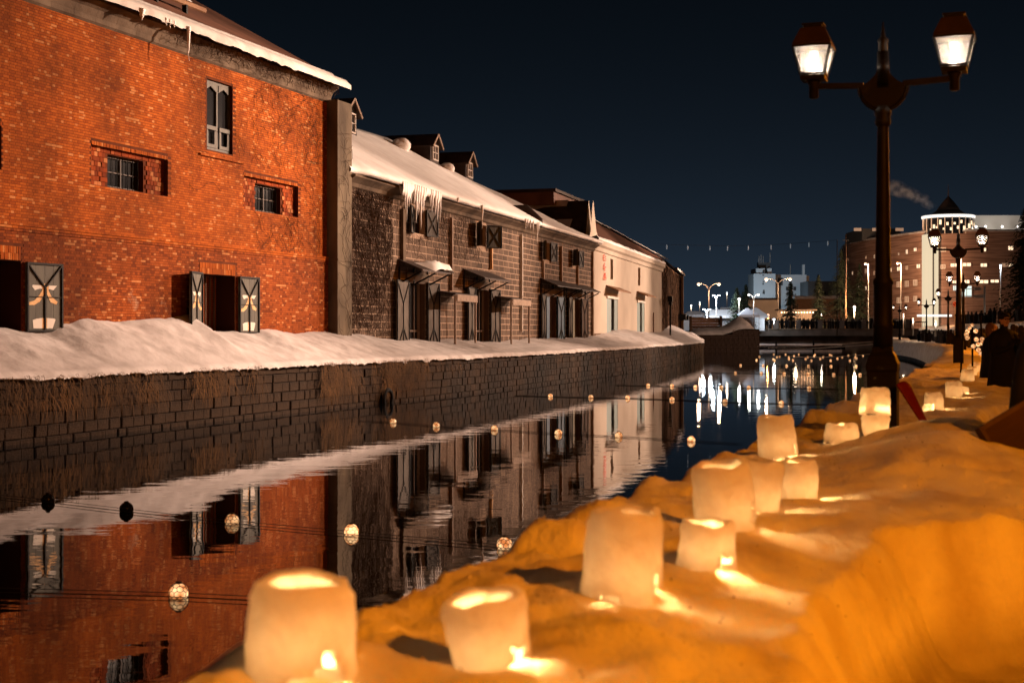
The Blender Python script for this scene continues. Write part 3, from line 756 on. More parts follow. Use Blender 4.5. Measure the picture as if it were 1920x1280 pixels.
for r_ in range(22):
    z = -.05+r_*.285; x = pw*.25+(.47 if r_%2 else 0)-.4
    while x < sB1:
        wd = .94 if rng.random() < .85 else rng.uniform(.45,.8); x0, x1 = max(x,pw*.25), min(x+wd, sB1)
        segs = [(x0,x1)]
        for h in hB:
            if z+.285 > h[2]+.05 and z < h[3]-.05:
                ns = []
                for a,b in segs:
                    if b <= h[0] or a >= h[1]: ns.append((a,b)); continue
                    if a < h[0]: ns.append((a,h[0]))
                    if b > h[1]: ns.append((h[1],b))
                segs = ns
        for a,b in segs:
            if b-a > .12: blk.append((a+.034,b-.034,-.005+rng.normal(0,.0015),.02,z+.022,z+.263))
        x += wd
blk = np.array(blk)
order = np.argsort(blk[:,0]); big = order[(blk[order,4] > .6)][:300]; mk = np.zeros(len(blk),bool); mk[big] = True
UB2 = unit_block('wall_block', .035); UB2.materials.append(M['block'])
for b in blk[mk]:
    o = link('stone_block', UB2, None, wallB, ((b[0]+b[1])/2,(b[2]+b[3])/2,(b[4]+b[5])/2)); o.scale = (b[1]-b[0], b[3]-b[2], b[5]-b[4])
o = link('stone_courses', boxes_mesh('stone_courses', blk[~mk]), M['block'], wallB); tag(o, kind='stuff')
# lintels, frieze, cove cornice
prof = [(-.03,6.15),(-.10,6.2),(-.14,6.32),(-.28,6.42),(-.42,6.50),(-.42,6.58),(.2,6.58)]
for x in np.arange(.3, sB1, 1.1):
    mb = MB(); cornice(mb, x, min(x+1.09, sB1+.1), prof); mb.build('cornice_stone', M['cove'], B)
for i, h in enumerate(winsB):
    w_ = window(B, h, .28, 2, 2, M['brown_frame'])
    wl_ = (h[1]-h[0])*.55
    shutter(B, (h[0]-.02,-.06), wl_, h[2]-.05, h[3]+.03, (12,28,20,30)[i], -1, 'tin' if i in (0,1) else 'shutter', 'cross')
    shutter(B, (h[1]+.02,-.06), wl_, h[2]-.05, h[3]+.03, (14,34,12,10)[i], 1, 'tin' if i != 1 else 'shutter', 'cross')
for i, h in enumerate(doorsB):
    MB().box(h[0]-.15,h[1]+.15,-.07,.1,h[3],h[3]+.32).build('lintel', M['cove'], B)
    wh = h[1]-h[0]
    d = MB().box(h[0],h[0]+wh*(.55 if i>1 else .12),.06 if i>1 else .2,.12 if i>1 else .26,0,h[3]-.04).build('door', M[('timber','timber','blue_door','olive_door')[i]], B)
    mb = MB(); mb.box(h[0],h[0]+.08,-.02,.2,0,h[3]); mb.box(h[1]-.08,h[1],-.02,.2,0,h[3]); mb.box(h[0]+.08,h[1]-.08,-.02,.2,h[3]-.08,h[3]); mb.build('door_frame', M['timber'], d)
    MB().add([(h[0]+.1,.3,0),(h[1]-.1,.3,0),(h[1]-.1,.3,h[3]-.1),(h[0]+.1,.3,h[3]-.1)],[(0,1,2,3)]).build('glass_leaf', M['glass'], d)
    for k in (.4,.7): MB().box(h[0]+wh*k-.03,h[0]+wh*k+.03,.24,.29,0,h[3]-.1).build('mullion', M['timber'], d)
    MB().box(h[0]+.1,h[1]-.1,.24,.29,1.0,1.08).build('cross_rail', M['timber'], d)
    shutter(B, (h[0]-.03,-.08), (1.75,1.5,1.35,1.3)[i], .35, h[3]-.02, 4, -1, 'tin', 'x')
    shutter(B, (h[1]+.03,-.08), (1.25,1.2,1.1,1.1)[i], .35, h[3]-.02, (5,6,9,9)[i], 1, ('tin','tin','blue_door','timber')[i], 'x')
def canopy(parent, s0, s1, z, proj, snow=False, roofm='roof'):
    o = MB().add([(s0,0,z),(s1,0,z),(s1,-proj,z-.42),(s0,-proj,z-.42),(s0,0,z-.06),(s1,0,z-.06),(s1,-proj,z-.48),(s0,-proj,z-.48)],
              [(0,1,2,3),(4,7,6,5),(0,4,5,1),(1,5,6,2),(2,6,7,3),(3,7,4,0)]).build('canopy', M[roofm], parent)
    for s in (s0+.12, (s0+s1)/2, s1-.12):
        MB().bar((s,-.03,z-.95),(s,-proj+.1,z-.50),.06).bar((s,-.04,z-.95),(s,-.04,z-.08),.06).build('bracket', M['dark_metal'], o)
    MB().box(s0,s1,-.05,-.01,z-.30,z-.07).build('fascia', M['timber'], o)
    if snow:
        pts = []
        for i in range(22):
            s = s0+.35*(s1-s0)+(s1-s0)*.68*i/21; row_ = []
            for k in range(8):
                v = k/7; th = .30*math.sin(math.pi*min(i/6,1,(21-i)/4+.0)*.5)*math.sin(math.pi*min(v*1.6,1)*.5 if v<.9 else .4)
                row_.append((s+.05*float(vnoise(i*.7,k,3)), -.25-v*(proj-.15), z-.42*(.25+v*(proj-.15))/proj+.01+max(th,0)*(1+.5*float(vnoise(i*.5,k*.6,9)))))
            pts.append(row_)
        MB().grid(pts).build('canopy_snow', M['snow_clean'], o, True)
    return o
canopy(B, sb(745), sb(802), 3.85, 1.05, True)
canopy(B, sb(867), sb(918), 3.85, 1.05)
canopy(B, sb(1012), sb(1058), 3.95, 1.0); canopy(B, sb(1060), sb(1097), 3.9, 1.0)
for a_, b_ in ((812,853),(922,958)):
    s0, s1 = sb(a_), sb(b_); z = 2.75
    o = MB().add([(s0,0,z),(s1,0,z),(s1,-1.0,z-.14),(s0,-1.0,z-.14),(s0,0,z-.07),(s1,0,z-.07),(s1,-1.0,z-.21),(s0,-1.0,z-.21)],
              [(0,1,2,3),(4,7,6,5),(0,4,5,1),(1,5,6,2),(2,6,7,3),(3,7,4,0)]).build('side_awning', M['roof'], B)
    MB().box(s0+.1,s1,-1.05,-1.01,z-.46,z-.18).build('fascia', M['trim'], o)
    for s in (s0+.05, s1-.05): MB().box(s-.04,s+.04,-1.0,-.92,.2,z-.22).build('post', M['trim'], o)
for x, y0, y1, m_, wd in ((752,392,492,'cove',.30),(843,408,545,'trim',.12),(918,462,505,'tan_paint',.12),(975,440,560,'white_paint',.10),(975,572,622,'white_paint',.10),(1016,488,524,'trim',.14),(1050,462,640,'trim',.16),(1081,498,538,'trim',.14),(1109,470,640,'trim',.16)):
    s = sb(x); MB().box(s-wd/2,s+wd/2,-.15,-.03,max(FB.z_(x,y1),0),min(FB.z_(x,y0),6.1)).build('drainpipe', M[m_], B)
# snowy roof
def solve(f, x, b):
    n_ = Vector((-f.u.y, f.u.x, 0)); k = (x-CX)/F
    ox, oy = f.o.x+b*n_.x, f.o.y+b*n_.y
    return (k*oy-ox)/(f.u.x-k*f.u.y)
def zsolve(f, x, y, b):
    s = solve(f, x, b); n_ = Vector((-f.u.y, f.u.x, 0)); Y = f.o.y+s*f.u.y+b*n_.y
    return s, EYE+(HY-y)*Y/F-Z_Q
top = [(600,214,6.6),(671,241,6.2),(729,258,6.0),(786,290,5.2),(844,315,4.6),(886,336,4.2),(942,361,3.6),(996,388,2.9),(1060,424,1.6),(1113,453,.6)]
rid = [(*zsolve(FB,x,y,b),b) for x,y,b in top]
ss = np.linspace(.1, sB1+.25, 200)
rs = [r[0] for r in rid]; rz_ = [r[1] for r in rid]; rb = [r[2] for r in rid]
pts, base = [], []
for s in ss:
    b = float(np.interp(s, rs, rb)); z = float(np.interp(s, rs, rz_)); n1 = float(fbm(s*.5,1.,61)); n2 = float(fbm(s*2.,1.,63))
    thin = 1-.45*sstep(sb(985), sb(1005), s)
    e0 = (-.62-.05*n1)+.32*(1-float(sstep(.2,1.6,s))); row_ = [(s,e0+.10,6.62-.05*max(n2,0)),(s,e0,6.64),(s,e0-.02,6.74),(s,e0+.06,6.86*1.0*thin+6.70*(1-thin))]
    for k in range(1,13):
        v = k/12; yy = e0+.06+(b-e0)*v; zz = 6.86*thin+6.70*(1-thin)+(z-6.86)*v
        row_.append((s,yy,zz+.14*float(fbm(s*.3,v*5,67))*(1-v)*4*v+.05*math.sin(v*3.1)))
    row_.append((s,b+2.5,z-1.2)); pts.append(row_)
    base.append([(s,e0+.07,6.58),(s,e0+.07,6.63),(s,b,z-.25),(s,b+2.5,z-1.4)])
roofB = MB().grid(base).build('roof', M['roof'], B)
MB().grid(pts).build('roof_snow', M['snow_clean'], roofB, True)
ic = [(737,.95),(741,1.35),(745,.8),(749,.7),(755,.75),(759,1.3),(763,1.0),(767,1.5),(772,.9),(776,.45),(786,.6),(789,.8),(795,.9),(799,1.1),(804,1.1),(838,.2),(884,.95),(967,.5),(971,.35),(976,.45),(981,.55),(989,1.0),(992,.4)]
for x, l_ in ic: icicle(B, sb(x)-.55*.9, -.66, 6.74, l_*1.15, .085 if 750 < x < 800 else .06)
pts = []
for s in np.linspace(sb(733)-.5, sb(806)-.5, 60):
    dr = .12+.75*max(float(vnoise(s*1.7,4,6))+.18,0); pts.append([(s,-.60,6.80),(s,-.70,6.72),(s,-.69,6.62-dr*.5),(s,-.63,6.55-dr),(s,-.56,6.55-dr*.6),(s,-.5,6.6)])
MB().grid(pts).build('snow_overhang', M['snow_clean'], roofB, True)
s = sb(997); MB().prism([(-.62,6.55),(2.6,7.75),(.2,7.75),(-.62,7.0)],0,.25).build('roof_divider', M['roof'], roofB, loc=(s,0,0), rot=(0,0,R(90)))
def dormer(parent, x, ybase, ytop, b, wd, dp, fmat):
    s, z = zsolve(FB, x, ybase, b); _, zt = zsolve(FB, x, ytop, b); h = zt-z; eh = h*.62
    o = empty('dormer', (s,b,z), parent=parent)
    mb = MB(); mb.prism([(-wd/2,-.4),(wd/2,-.4),(wd/2,eh),(0,h-.08),(-wd/2,eh)],0,dp); mb.build('dormer_body', M[fmat], o)
    mb = MB()
    for sg in (-1,1):
        mb.add([(sg*(wd/2+.16),-.2,eh-.14),(0,-.2,h+.02),(0,dp,h+.02),(sg*(wd/2+.16),dp,eh-.14),(sg*(wd/2+.16),-.2,eh-.22),(0,-.2,h-.07),(0,dp,h-.07),(sg*(wd/2+.16),dp,eh-.22)],
               [(0,1,2,3),(4,7,6,5),(0,4,5,1),(2,6,7,3),(3,7,4,0)])
    mb.build('dormer_roof', M['roof'], o)
    MB().bar((-wd/2-.16,-.22,eh-.18),(0,-.22,h-.02),.04,.12).bar((wd/2+.16,-.22,eh-.18),(0,-.22,h-.02),.04,.12).build('bargeboard', M['trim'], o)
    window(o, (-wd*.32,wd*.32,.02,eh-.04), -.03, 2, 2, M['white_frame'], 'dormer_window', t=.06)
dormer(B, 657, 250, 185, 4.6, 1.5, 3.2, 'far_dark'); dormer(B, 815, 302, 252, 4.2, 1.35, 3.6, 'roof'); dormer(B, 880, 334, 285, 3.4, 1.3, 3.4, 'roof')
for x, y, b, r_ in ((752,262,5.0,.5),(838,306,4.0,.42)):
    s, z = zsolve(FB,x,y,b); MB().ball((s,b,z-.3),r_,12,7,.8).build('snow_drift', M['snow_clean'], roofB, True)
vines('creeper', B, pw*.3, sb(735), .5, 6.2, 520, -.04, 22, .011, None, .2, 34)
vines('creeper', B, sb(735), sb(905), 3.9, 6.3, 260, -.05, 23, .010, hB, .2, 16)

# ------------------------------------------------------------------ cream plastered warehouse
C = empty('cream_warehouse', FC.o, FC.rz, 'cream plastered warehouse with slit windows and a small red vertical sign', 'warehouse')
sc = FC.s_; sC1 = sc(1240); zC = 6.55
doorsC = [(sc(1137),sc(1158),0,3.3),(sc(1194),sc(1208),0,3.3)]; winsC = [(sc(1144),sc(1149),4.6,6.0),(sc(1196),sc(1200),4.6,6.0)]
mb = MB(); holes_wall(mb, .1, sC1, .9, zC, doorsC+winsC, -.02)
for h in doorsC+winsC: reveal(mb, h, -.02, .45)
mb.add([(sC1,-.02,0),(sC1,9,0),(sC1,9,zC),(sC1,-.02,zC)],[(0,1,2,3)]); mb.add([(.1,-.02,.3),(.1,9,.3),(.1,9,zC),(.1,-.02,zC)][::-1],[(0,1,2,3)])
wallC = mb.build('wall', M['plaster'], C)
mb = MB(); holes_wall(mb, .1, sC1, -.5, .9, doorsC, -.05); mb.build('plinth', M['plinth'], C)
mb = MB(); cornice(mb, 0, sC1+.4, [(-.02,6.2),(-.12,6.25),(-.14,6.5),(-.30,6.62),(-.30,6.95),(.25,6.95)]); mb.build('cornice', M['plaster'], C)
pts = [[(s,-.33,6.9),(s,-.36,7.0),(s,-.2,7.16+.06*float(fbm(s*.6,2,4))),(s,.3,7.05)] for s in np.linspace(0,sC1+.4,80)]
MB().grid(pts).build('parapet_snow', M['snow_clean'], C, True)
r0 = zsolve(FC,1118,418,4.0); r1 = zsolve(FC,1250,489,4.0)
roofC = MB().add([(0,.2,6.75),(sC1+.2,.2,6.75),(r1[0],4,r1[1]),(r0[0]-3,4,r0[1]+.1),(r1[0],8,6.6),(r0[0]-3,8,6.6)],[(0,1,2,3),(3,2,4,5),(1,4,2)]).build('roof', M['roof_rust'], C)
MB().grid([[(s,3.6,z-.12),(s,3.85,z+.10),(s,4.2,z+.05)] for s,z in [(r0[0]-3+(r1[0]-r0[0]+3)*i/30, r0[1]+.12+(r1[1]-r0[1])*i/30+.05*float(vnoise(i*.6,1,3))) for i in range(31)]]).build('ridge_snow', M['snow_clean'], roofC, True)
for h in doorsC:
    d = MB().box(h[0],h[0]+(h[1]-h[0])*.42,.0,.06,0,h[3]-.05).build('door', M['teal_door'], C)
    MB().box(h[1]-(h[1]-h[0])*.30,h[1],.0,.06,0,h[3]-.05).build('door_leaf', M['teal_door'], d)
    MB().box(h[0]-.1,h[1]+.1,-.10,-.03,h[3]-.02,h[3]+.18).build('door_head', M['white_frame'], d)
    s0, s1, z = h[0]-.3, h[1]+.5, h[3]+.85
    MB().add([(s0,0,z),(s1,0,z),(s1,-.9,z-.35),(s0,-.9,z-.35),(s0,0,z-.1),(s1,0,z-.1),(s1,-.9,z-.45),(s0,-.9,z-.45)],[(0,1,2,3),(4,7,6,5),(1,5,6,2),(2,6,7,3),(3,7,4,0)]).build('canopy', M['timber_tan'], C)
for h in winsC: MB().box(h[0]+.05,h[1]-.05,.30,.34,h[2]+.02,h[3]-.02).build('window', M['brown_frame'], C)
# red vertical sign of three characters
sg = empty('wall_sign', (sc(1131.5),-.10,5.3), parent=C)
def stroke(segs, zc, hh):
    mb = MB()
    for a_,b_,c_,d_ in segs: mb.bar((a_*.75,0,zc+b_*hh),(c_*.75,-.001,zc+d_*hh),.11,.05)
    mb.build('character', M['red_sign'], sg)
stroke([(-.5,-.4,-.5,.4),(.5,-.4,.5,.4),(-.5,.4,.5,.4),(-.5,0,.5,0),(-.5,-.4,.5,-.4)],.62,.42)
stroke([(-.5,.15,.5,.15),(-.5,-.2,.5,-.2),(-.5,.15,-.5,-.2),(.5,.15,.5,-.2),(0,.55,0,-.55)],0,.5)
stroke([(0,.5,-.5,-.45),(0,.5,.5,-.45),(-.5,-.45,.5,-.45)],-.62,.42)
MB().tube([(sc(1224),-.06,0),(sc(1224),-.06,2.6)],.05).build('drainpipe', M['timber_tan'], C)
# gable of the higher hall rising behind, with its patchy snow
E = empty('gabled_hall', FB.o+FB.u*(sB1-3), FB.rz, 'dark roofed hall with pale gable rising behind the stone warehouse', 'building')
ga = zsolve(FB,1110,376,1.0); se = ga[0]-(sB1-3); za = ga[1]
mb = MB(); mb.add([(se-1.6,.9,6.4),(se+1.6,.9,6.4),(se+1.6,.9,7.4),(se+.9,.9,7.9),(se,.9,za),(se-.3,.9,za-.3),(se-.9,.9,7.6),(se-1.6,.9,7.2)],[tuple(range(8))])
mb.add([(se-1.6,1.2,6.4),(se+1.6,1.2,6.4),(se+1.6,1.2,7.4),(se+.9,1.2,7.9),(se,1.2,za),(se-.3,1.2,za-.3),(se-.9,1.2,7.6),(se-1.6,1.2,7.2)],[tuple(range(7,-1,-1))])
mb.build('gable_wall', M['plaster'], E)
roofE = MB().add([(se,1.2,za),(se,14,za),(se-4.2,14,6.4),(se-4.2,1.2,6.4)],[(0,1,2,3)]).add([(se,1.2,za),(se+4,1.2,6.4),(se+4,14,6.4),(se,14,za)],[(0,1,2,3)]).build('roof', M['roof'], E)
pts = []
for i in range(24):
    y = 1.9+i*.45; row_ = []
    for k in range(7):
        v = .45+.28*k/6+.05*float(vnoise(i*.5,k,2)); row_.append((se-4.2*v-.05,y,za+(6.4-za)*v+.10+.10*math.sin(k/6*3.1)))
    pts.append(row_)
MB().grid(pts).build('snow_patch', M['snow'], roofE, True)
pts = [[(se-.05-4.2*v,y,za+(6.4-za)*v+.07) for v in (0,.05,.12+.16*sstep(3.2,6,y)+.05*float(vnoise(y*1.2,1,5)))] for y in np.linspace(2.6,13.5,30)]
MB().grid(pts).build('ridge_snow', M['snow'], roofE, True)
MB().box(se-1.0,se+9,3.4,14,za-.3,za+.55).build('clerestory', M['roof_rust'], E)
MB().box(se-1.3,se+9,3.2,14,za+.56,za+.75).build('clerestory_roof', M['roof'], E)

# ------------------------------------------------------------------ creeper covered warehouse at the far end
Dh = empty('creeper_warehouse', FD.o, FD.rz, 'brown creeper covered stone warehouse with pale corner beyond the cream building', 'warehouse')
sd = FD.s_; sD1 = sd(1277)
mb = MB(); mb.box(.2,sD1,0,9,-.5,7.3); mb.build('wall', mat('brown_stone_wall', (.16,.085,.045), .9, col2=(.08,.042,.024), scale=.5, bump=.5, bscale=4), Dh)
MB().box(sD1,sD1+.9,-.25,1.0,-.5,7.5).build('corner_pier', M['plaster'], Dh)
MB().add([(.1,-.4,7.31),(sD1+.5,-.4,7.31),(sD1+.5,4,8.6),(.1,4,8.6),(.1,9,7.3),(sD1+.5,9,7.3)],[(0,1,2,3),(3,2,5,4)]).build('roof', M['roof'], Dh)
MB().grid([[(s,-.45,7.32),(s,-.42,7.55+.15*float(vnoise(s*.8,1,9))),(s,.3,7.7)] for s in np.linspace(sD1*.55,sD1+.8,40)]).build('eaves_snow', M['snow_clean'], Dh, True)
vines('creeper', Dh, .3, sD1-.2, .2, 7.2, 520, -.02, 32, .03, None, .35, 26)
for s in (sD1*.8, sD1*.97): MB().box(s-.5,s+.5,-.9,-.1,2.3,2.9).build('shop_sign', M['dark_metal'], Dh)
b_ = FC.o+FC.u*(sC1-.3)+Vector((.8,-.2,0))
o = empty('sign_post', b_, FC.rz, 'thin dark sign post with a small black box at the end of the cream wall', 'sign post')
MB().box(-.07,.07,-.07,.07,0,3.6).build('post', M['dark_metal'], o); MB().box(-.35,.35,-.2,.2,3.6,4.1).build('sign_box', M['dark_metal'], o); MB().box(-.25,.25,-.15,.15,3.3,3.58).build('bracket', M['dark_metal'], o)

# ------------------------------------------------------------------ snow bank and path on this side
o0 = np.array([-.44,4.15]); ub = np.array([.3295,.9441]); vb = np.array([.9441,-.3295])
def bank_h(t, w):                           # t along the canal from o0, w across from the water's edge
    t = np.asarray(t,float); w = np.asarray(w,float)
    wl_ = -.16+.16*fbm(t*.9,0*t+1.5,71)-.05
    wr = 1.28+.85*sstep(2.9,3.9,t)+.10*fbm(t*.7,0*t+8,73)-.55*sstep(9,12,t)+.5*sstep(13,16,t)
    top_ = 1.50+.06*fbm(t*.8,w*.8,75)+.22*sstep(4.4,5.6,t)*sstep(9.5,7.4,t)*np.exp(-((w-1.35)/.55)**2)-.10*sstep(.5,1.3,w)*sstep(3.4,2.4,t)
    top_ = top_ + .05*fbm(t*2.6,w*2.6,77)+.022*fbm(t*7,w*7,79)
    lump = sstep(.0,.5,vnoise(t*2.6,w*2.6,81))*.08*sstep(.5,.1,w)+.035*fbm(t*9,w*9,82)*sstep(.55,.1,w)
    path = Z_P+.06*fbm(t*.9,w*.9,83)+.02*fbm(t*4,w*4,85)
    wr = wr+.05*fbm(t*6.,0*t+3,88)
    fall_r = sstep(wr-.14, wr+.24+.10*fbm(t*1.3,w*0,87), w)
    fall_r = fall_r**1.0
    z = top_+lump
    z = z*(1-fall_r)+path*fall_r
    fall_l = sstep(wl_+.06, wl_-.42, w)
    z = z*(1-fall_l)+(.25)*fall_l
    far_bank = sstep(4.3,5.2,w+.2*fbm(t*.6,w*0,89)); z = z+far_bank*(.75+.2*fbm(t*1.1,w*1.1,91))
    return z
def bank_xy(t, w): return o0[None]+np.outer(np.ravel(t),ub)+np.outer(np.ravel(w),vb)
def bank_tw(x, y): d = np.array([x,y])-o0; return float(d@ub), float(d@vb)
tb_ = np.concatenate([np.arange(-5,0,.1), np.arange(0,9,.035), np.arange(9,20,.09), np.arange(20,34.01,.25)])
wb_ = np.concatenate([np.arange(-.75,2.6,.03), np.arange(2.6,6.2,.09)])
T, W = np.meshgrid(tb_, wb_, indexing='ij'); Z = bank_h(T, W)
m_, n_ = T.shape; ii = np.arange(m_*n_).reshape(m_,n_); Q = np.stack([ii[:-1,:-1],ii[1:,:-1],ii[1:,1:],ii[:-1,1:]],-1).reshape(-1,4)[:,::-1]
mp_ = M['snow_bank'].copy(); mp_.name = 'trodden_path_snow'; M['bank_path'] = mp_
N, L = mp_.node_tree.nodes, mp_.node_tree.links; b_ = N['Principled BSDF']; src_ = b_.inputs['Base Color'].links[0].from_socket
ge = N.new('ShaderNodeNewGeometry'); sp_ = N.new('ShaderNodeSeparateXYZ'); L.new(ge.outputs['Position'], sp_.inputs[0])
mr = N.new('ShaderNodeMapRange'); mr.inputs[1].default_value = .92; mr.inputs[2].default_value = 1.12; mr.inputs[3].default_value = 1; mr.inputs[4].default_value = 0; L.new(sp_.outputs['Z'], mr.inputs[0])
n3 = N.new('ShaderNodeTexNoise'); n3.inputs['Scale'].default_value = 1.7; n3.inputs['Detail'].default_value = 7; L.new(ge.outputs['Position'], n3.inputs[0])
mu = N.new('ShaderNodeMath'); mu.operation = 'MULTIPLY'; L.new(mr.outputs[0], mu.inputs[0]); L.new(n3.outputs[0], mu.inputs[1])
m4 = N.new('ShaderNodeMath'); m4.operation = 'MULTIPLY'; m4.inputs[1].default_value = 1.7; m4.use_clamp = True; L.new(mu.outputs[0], m4.inputs[0])
mx_ = N.new('ShaderNodeMix'); mx_.data_type = 'RGBA'; L.new(m4.outputs[0], mx_.inputs[0]); L.new(src_, mx_.inputs[6]); mx_.inputs[7].default_value = (.30,.24,.17,1); L.new(mx_.outputs[2], b_.inputs['Base Color'])
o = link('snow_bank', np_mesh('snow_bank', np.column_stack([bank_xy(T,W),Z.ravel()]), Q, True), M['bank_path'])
tag(o, 'trodden snow bank carrying the candle lanterns beside the path', 'snow', kind='structure')
# crumbs of ice and grit lying on the bank
def crumbs(name, n, rmin, rmax, m_, label, seed, wr=(-.1,2.2)):
    r_ = np.random.default_rng(seed); bmv = np.array([(1,0,0),(-1,0,0),(0,1,0),(0,-1,0),(0,0,1),(0,0,-1)],float); tri = np.array([(0,2,4),(2,1,4),(1,3,4),(3,0,4),(2,0,5),(1,2,5),(3,1,5),(0,3,5)])
    V, Q = [], []
    t = r_.uniform(-.9,14,n); w_ = r_.uniform(wr[0],wr[1],n); xy = bank_xy(t,w_); z = bank_h(t,w_)
    for k in range(n):
        rad = r_.uniform(rmin,rmax); V.append(bmv*r_.uniform(.5,1.3,(6,3))*rad+np.array([xy[k,0],xy[k,1],z[k]+rad*.25])); Q.append(tri+6*k)
    tag(link(name, np_mesh(name, np.vstack(V), np.vstack(Q)), m_), label, 'debris', kind='stuff')
crumbs('ice_crumbs', 1300, .003, .008, M['snow_bank'], 'small crumbs of ice scattered over the snow bank', 5)
crumbs('grit_specks', 420, .002, .005, M['timber'], 'dark grit specks on the trodden snow bank', 6)
# beyond, the bank follows the curve of the promenade
tf = np.linspace(RIGHT.project((10.4,35.5)), RIGHT.len, 200); wf = np.array([-.35,-.2,0,.3,.8,1.3,1.6,1.9,3,5.5,5.9,6.3])
T, W = np.meshgrid(tf, wf, indexing='ij')
Z = 1.35*sstep(-.4,-.1,W)*(1-sstep(1.2,1.8,W))+Z_P*sstep(1.2,1.8,W)+.25*fbm(T*.5,W*.7,95)*sstep(-.3,.1,W)+.2
pp = RIGHT.at(T.ravel())-RIGHT.nleft(T.ravel())*W.ravel()[:,None]
m_, n_ = T.shape; ii = np.arange(m_*n_).reshape(m_,n_); Q = np.stack([ii[:-1,:-1],ii[1:,:-1],ii[1:,1:],ii[:-1,1:]],-1).reshape(-1,4)[:,::-1]
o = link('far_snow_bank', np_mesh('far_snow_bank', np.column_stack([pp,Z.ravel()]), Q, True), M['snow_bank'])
tag(o, 'snow bank running on along the curving promenade', 'snow', kind='structure')
mb = MB(); ts = np.linspace(0, RIGHT.len, 90); p = RIGHT.at(ts); nl = RIGHT.nleft(ts)
mb.grid([[(*(p[i]-nl[i]*.1), z) for z in (1.0,-.6)] for i in range(90)])
tag(mb.build('promenade_wall', M['quay']), 'low stone wall under the promenade edge', 'wall', kind='structure')
mb = MB(); mb.grid([[(*(p[i]-nl[i]*6.4), .5),(*(p[i]-nl[i]*6.5), 2.75)] for i in range(90)])
emb = mb.build('embankment_wall', M['rubble']); tag(emb, 'dark stone embankment wall between promenade and street', 'wall', kind='structure')
ts2 = np.linspace(RIGHT.project((8,28)), RIGHT.len, 120); pts = []
for t in ts2:
    q, n_ = RIGHT.at(t), RIGHT.nleft(t); hh = .35+.35*float(fbm(t*.12,2,33)); pts.append([(*(q-n_*a), b) for a,b in ((6.3,2.62),(6.25,2.75+hh*.5),(6.9,2.8+hh),(8.2,2.9+hh*.8),(9.5,2.76))])
tag(MB().grid(pts).build('embankment_snow', M['snow_bank'], None, True), 'ridge of snow on top of the embankment wall', 'snow', kind='structure')

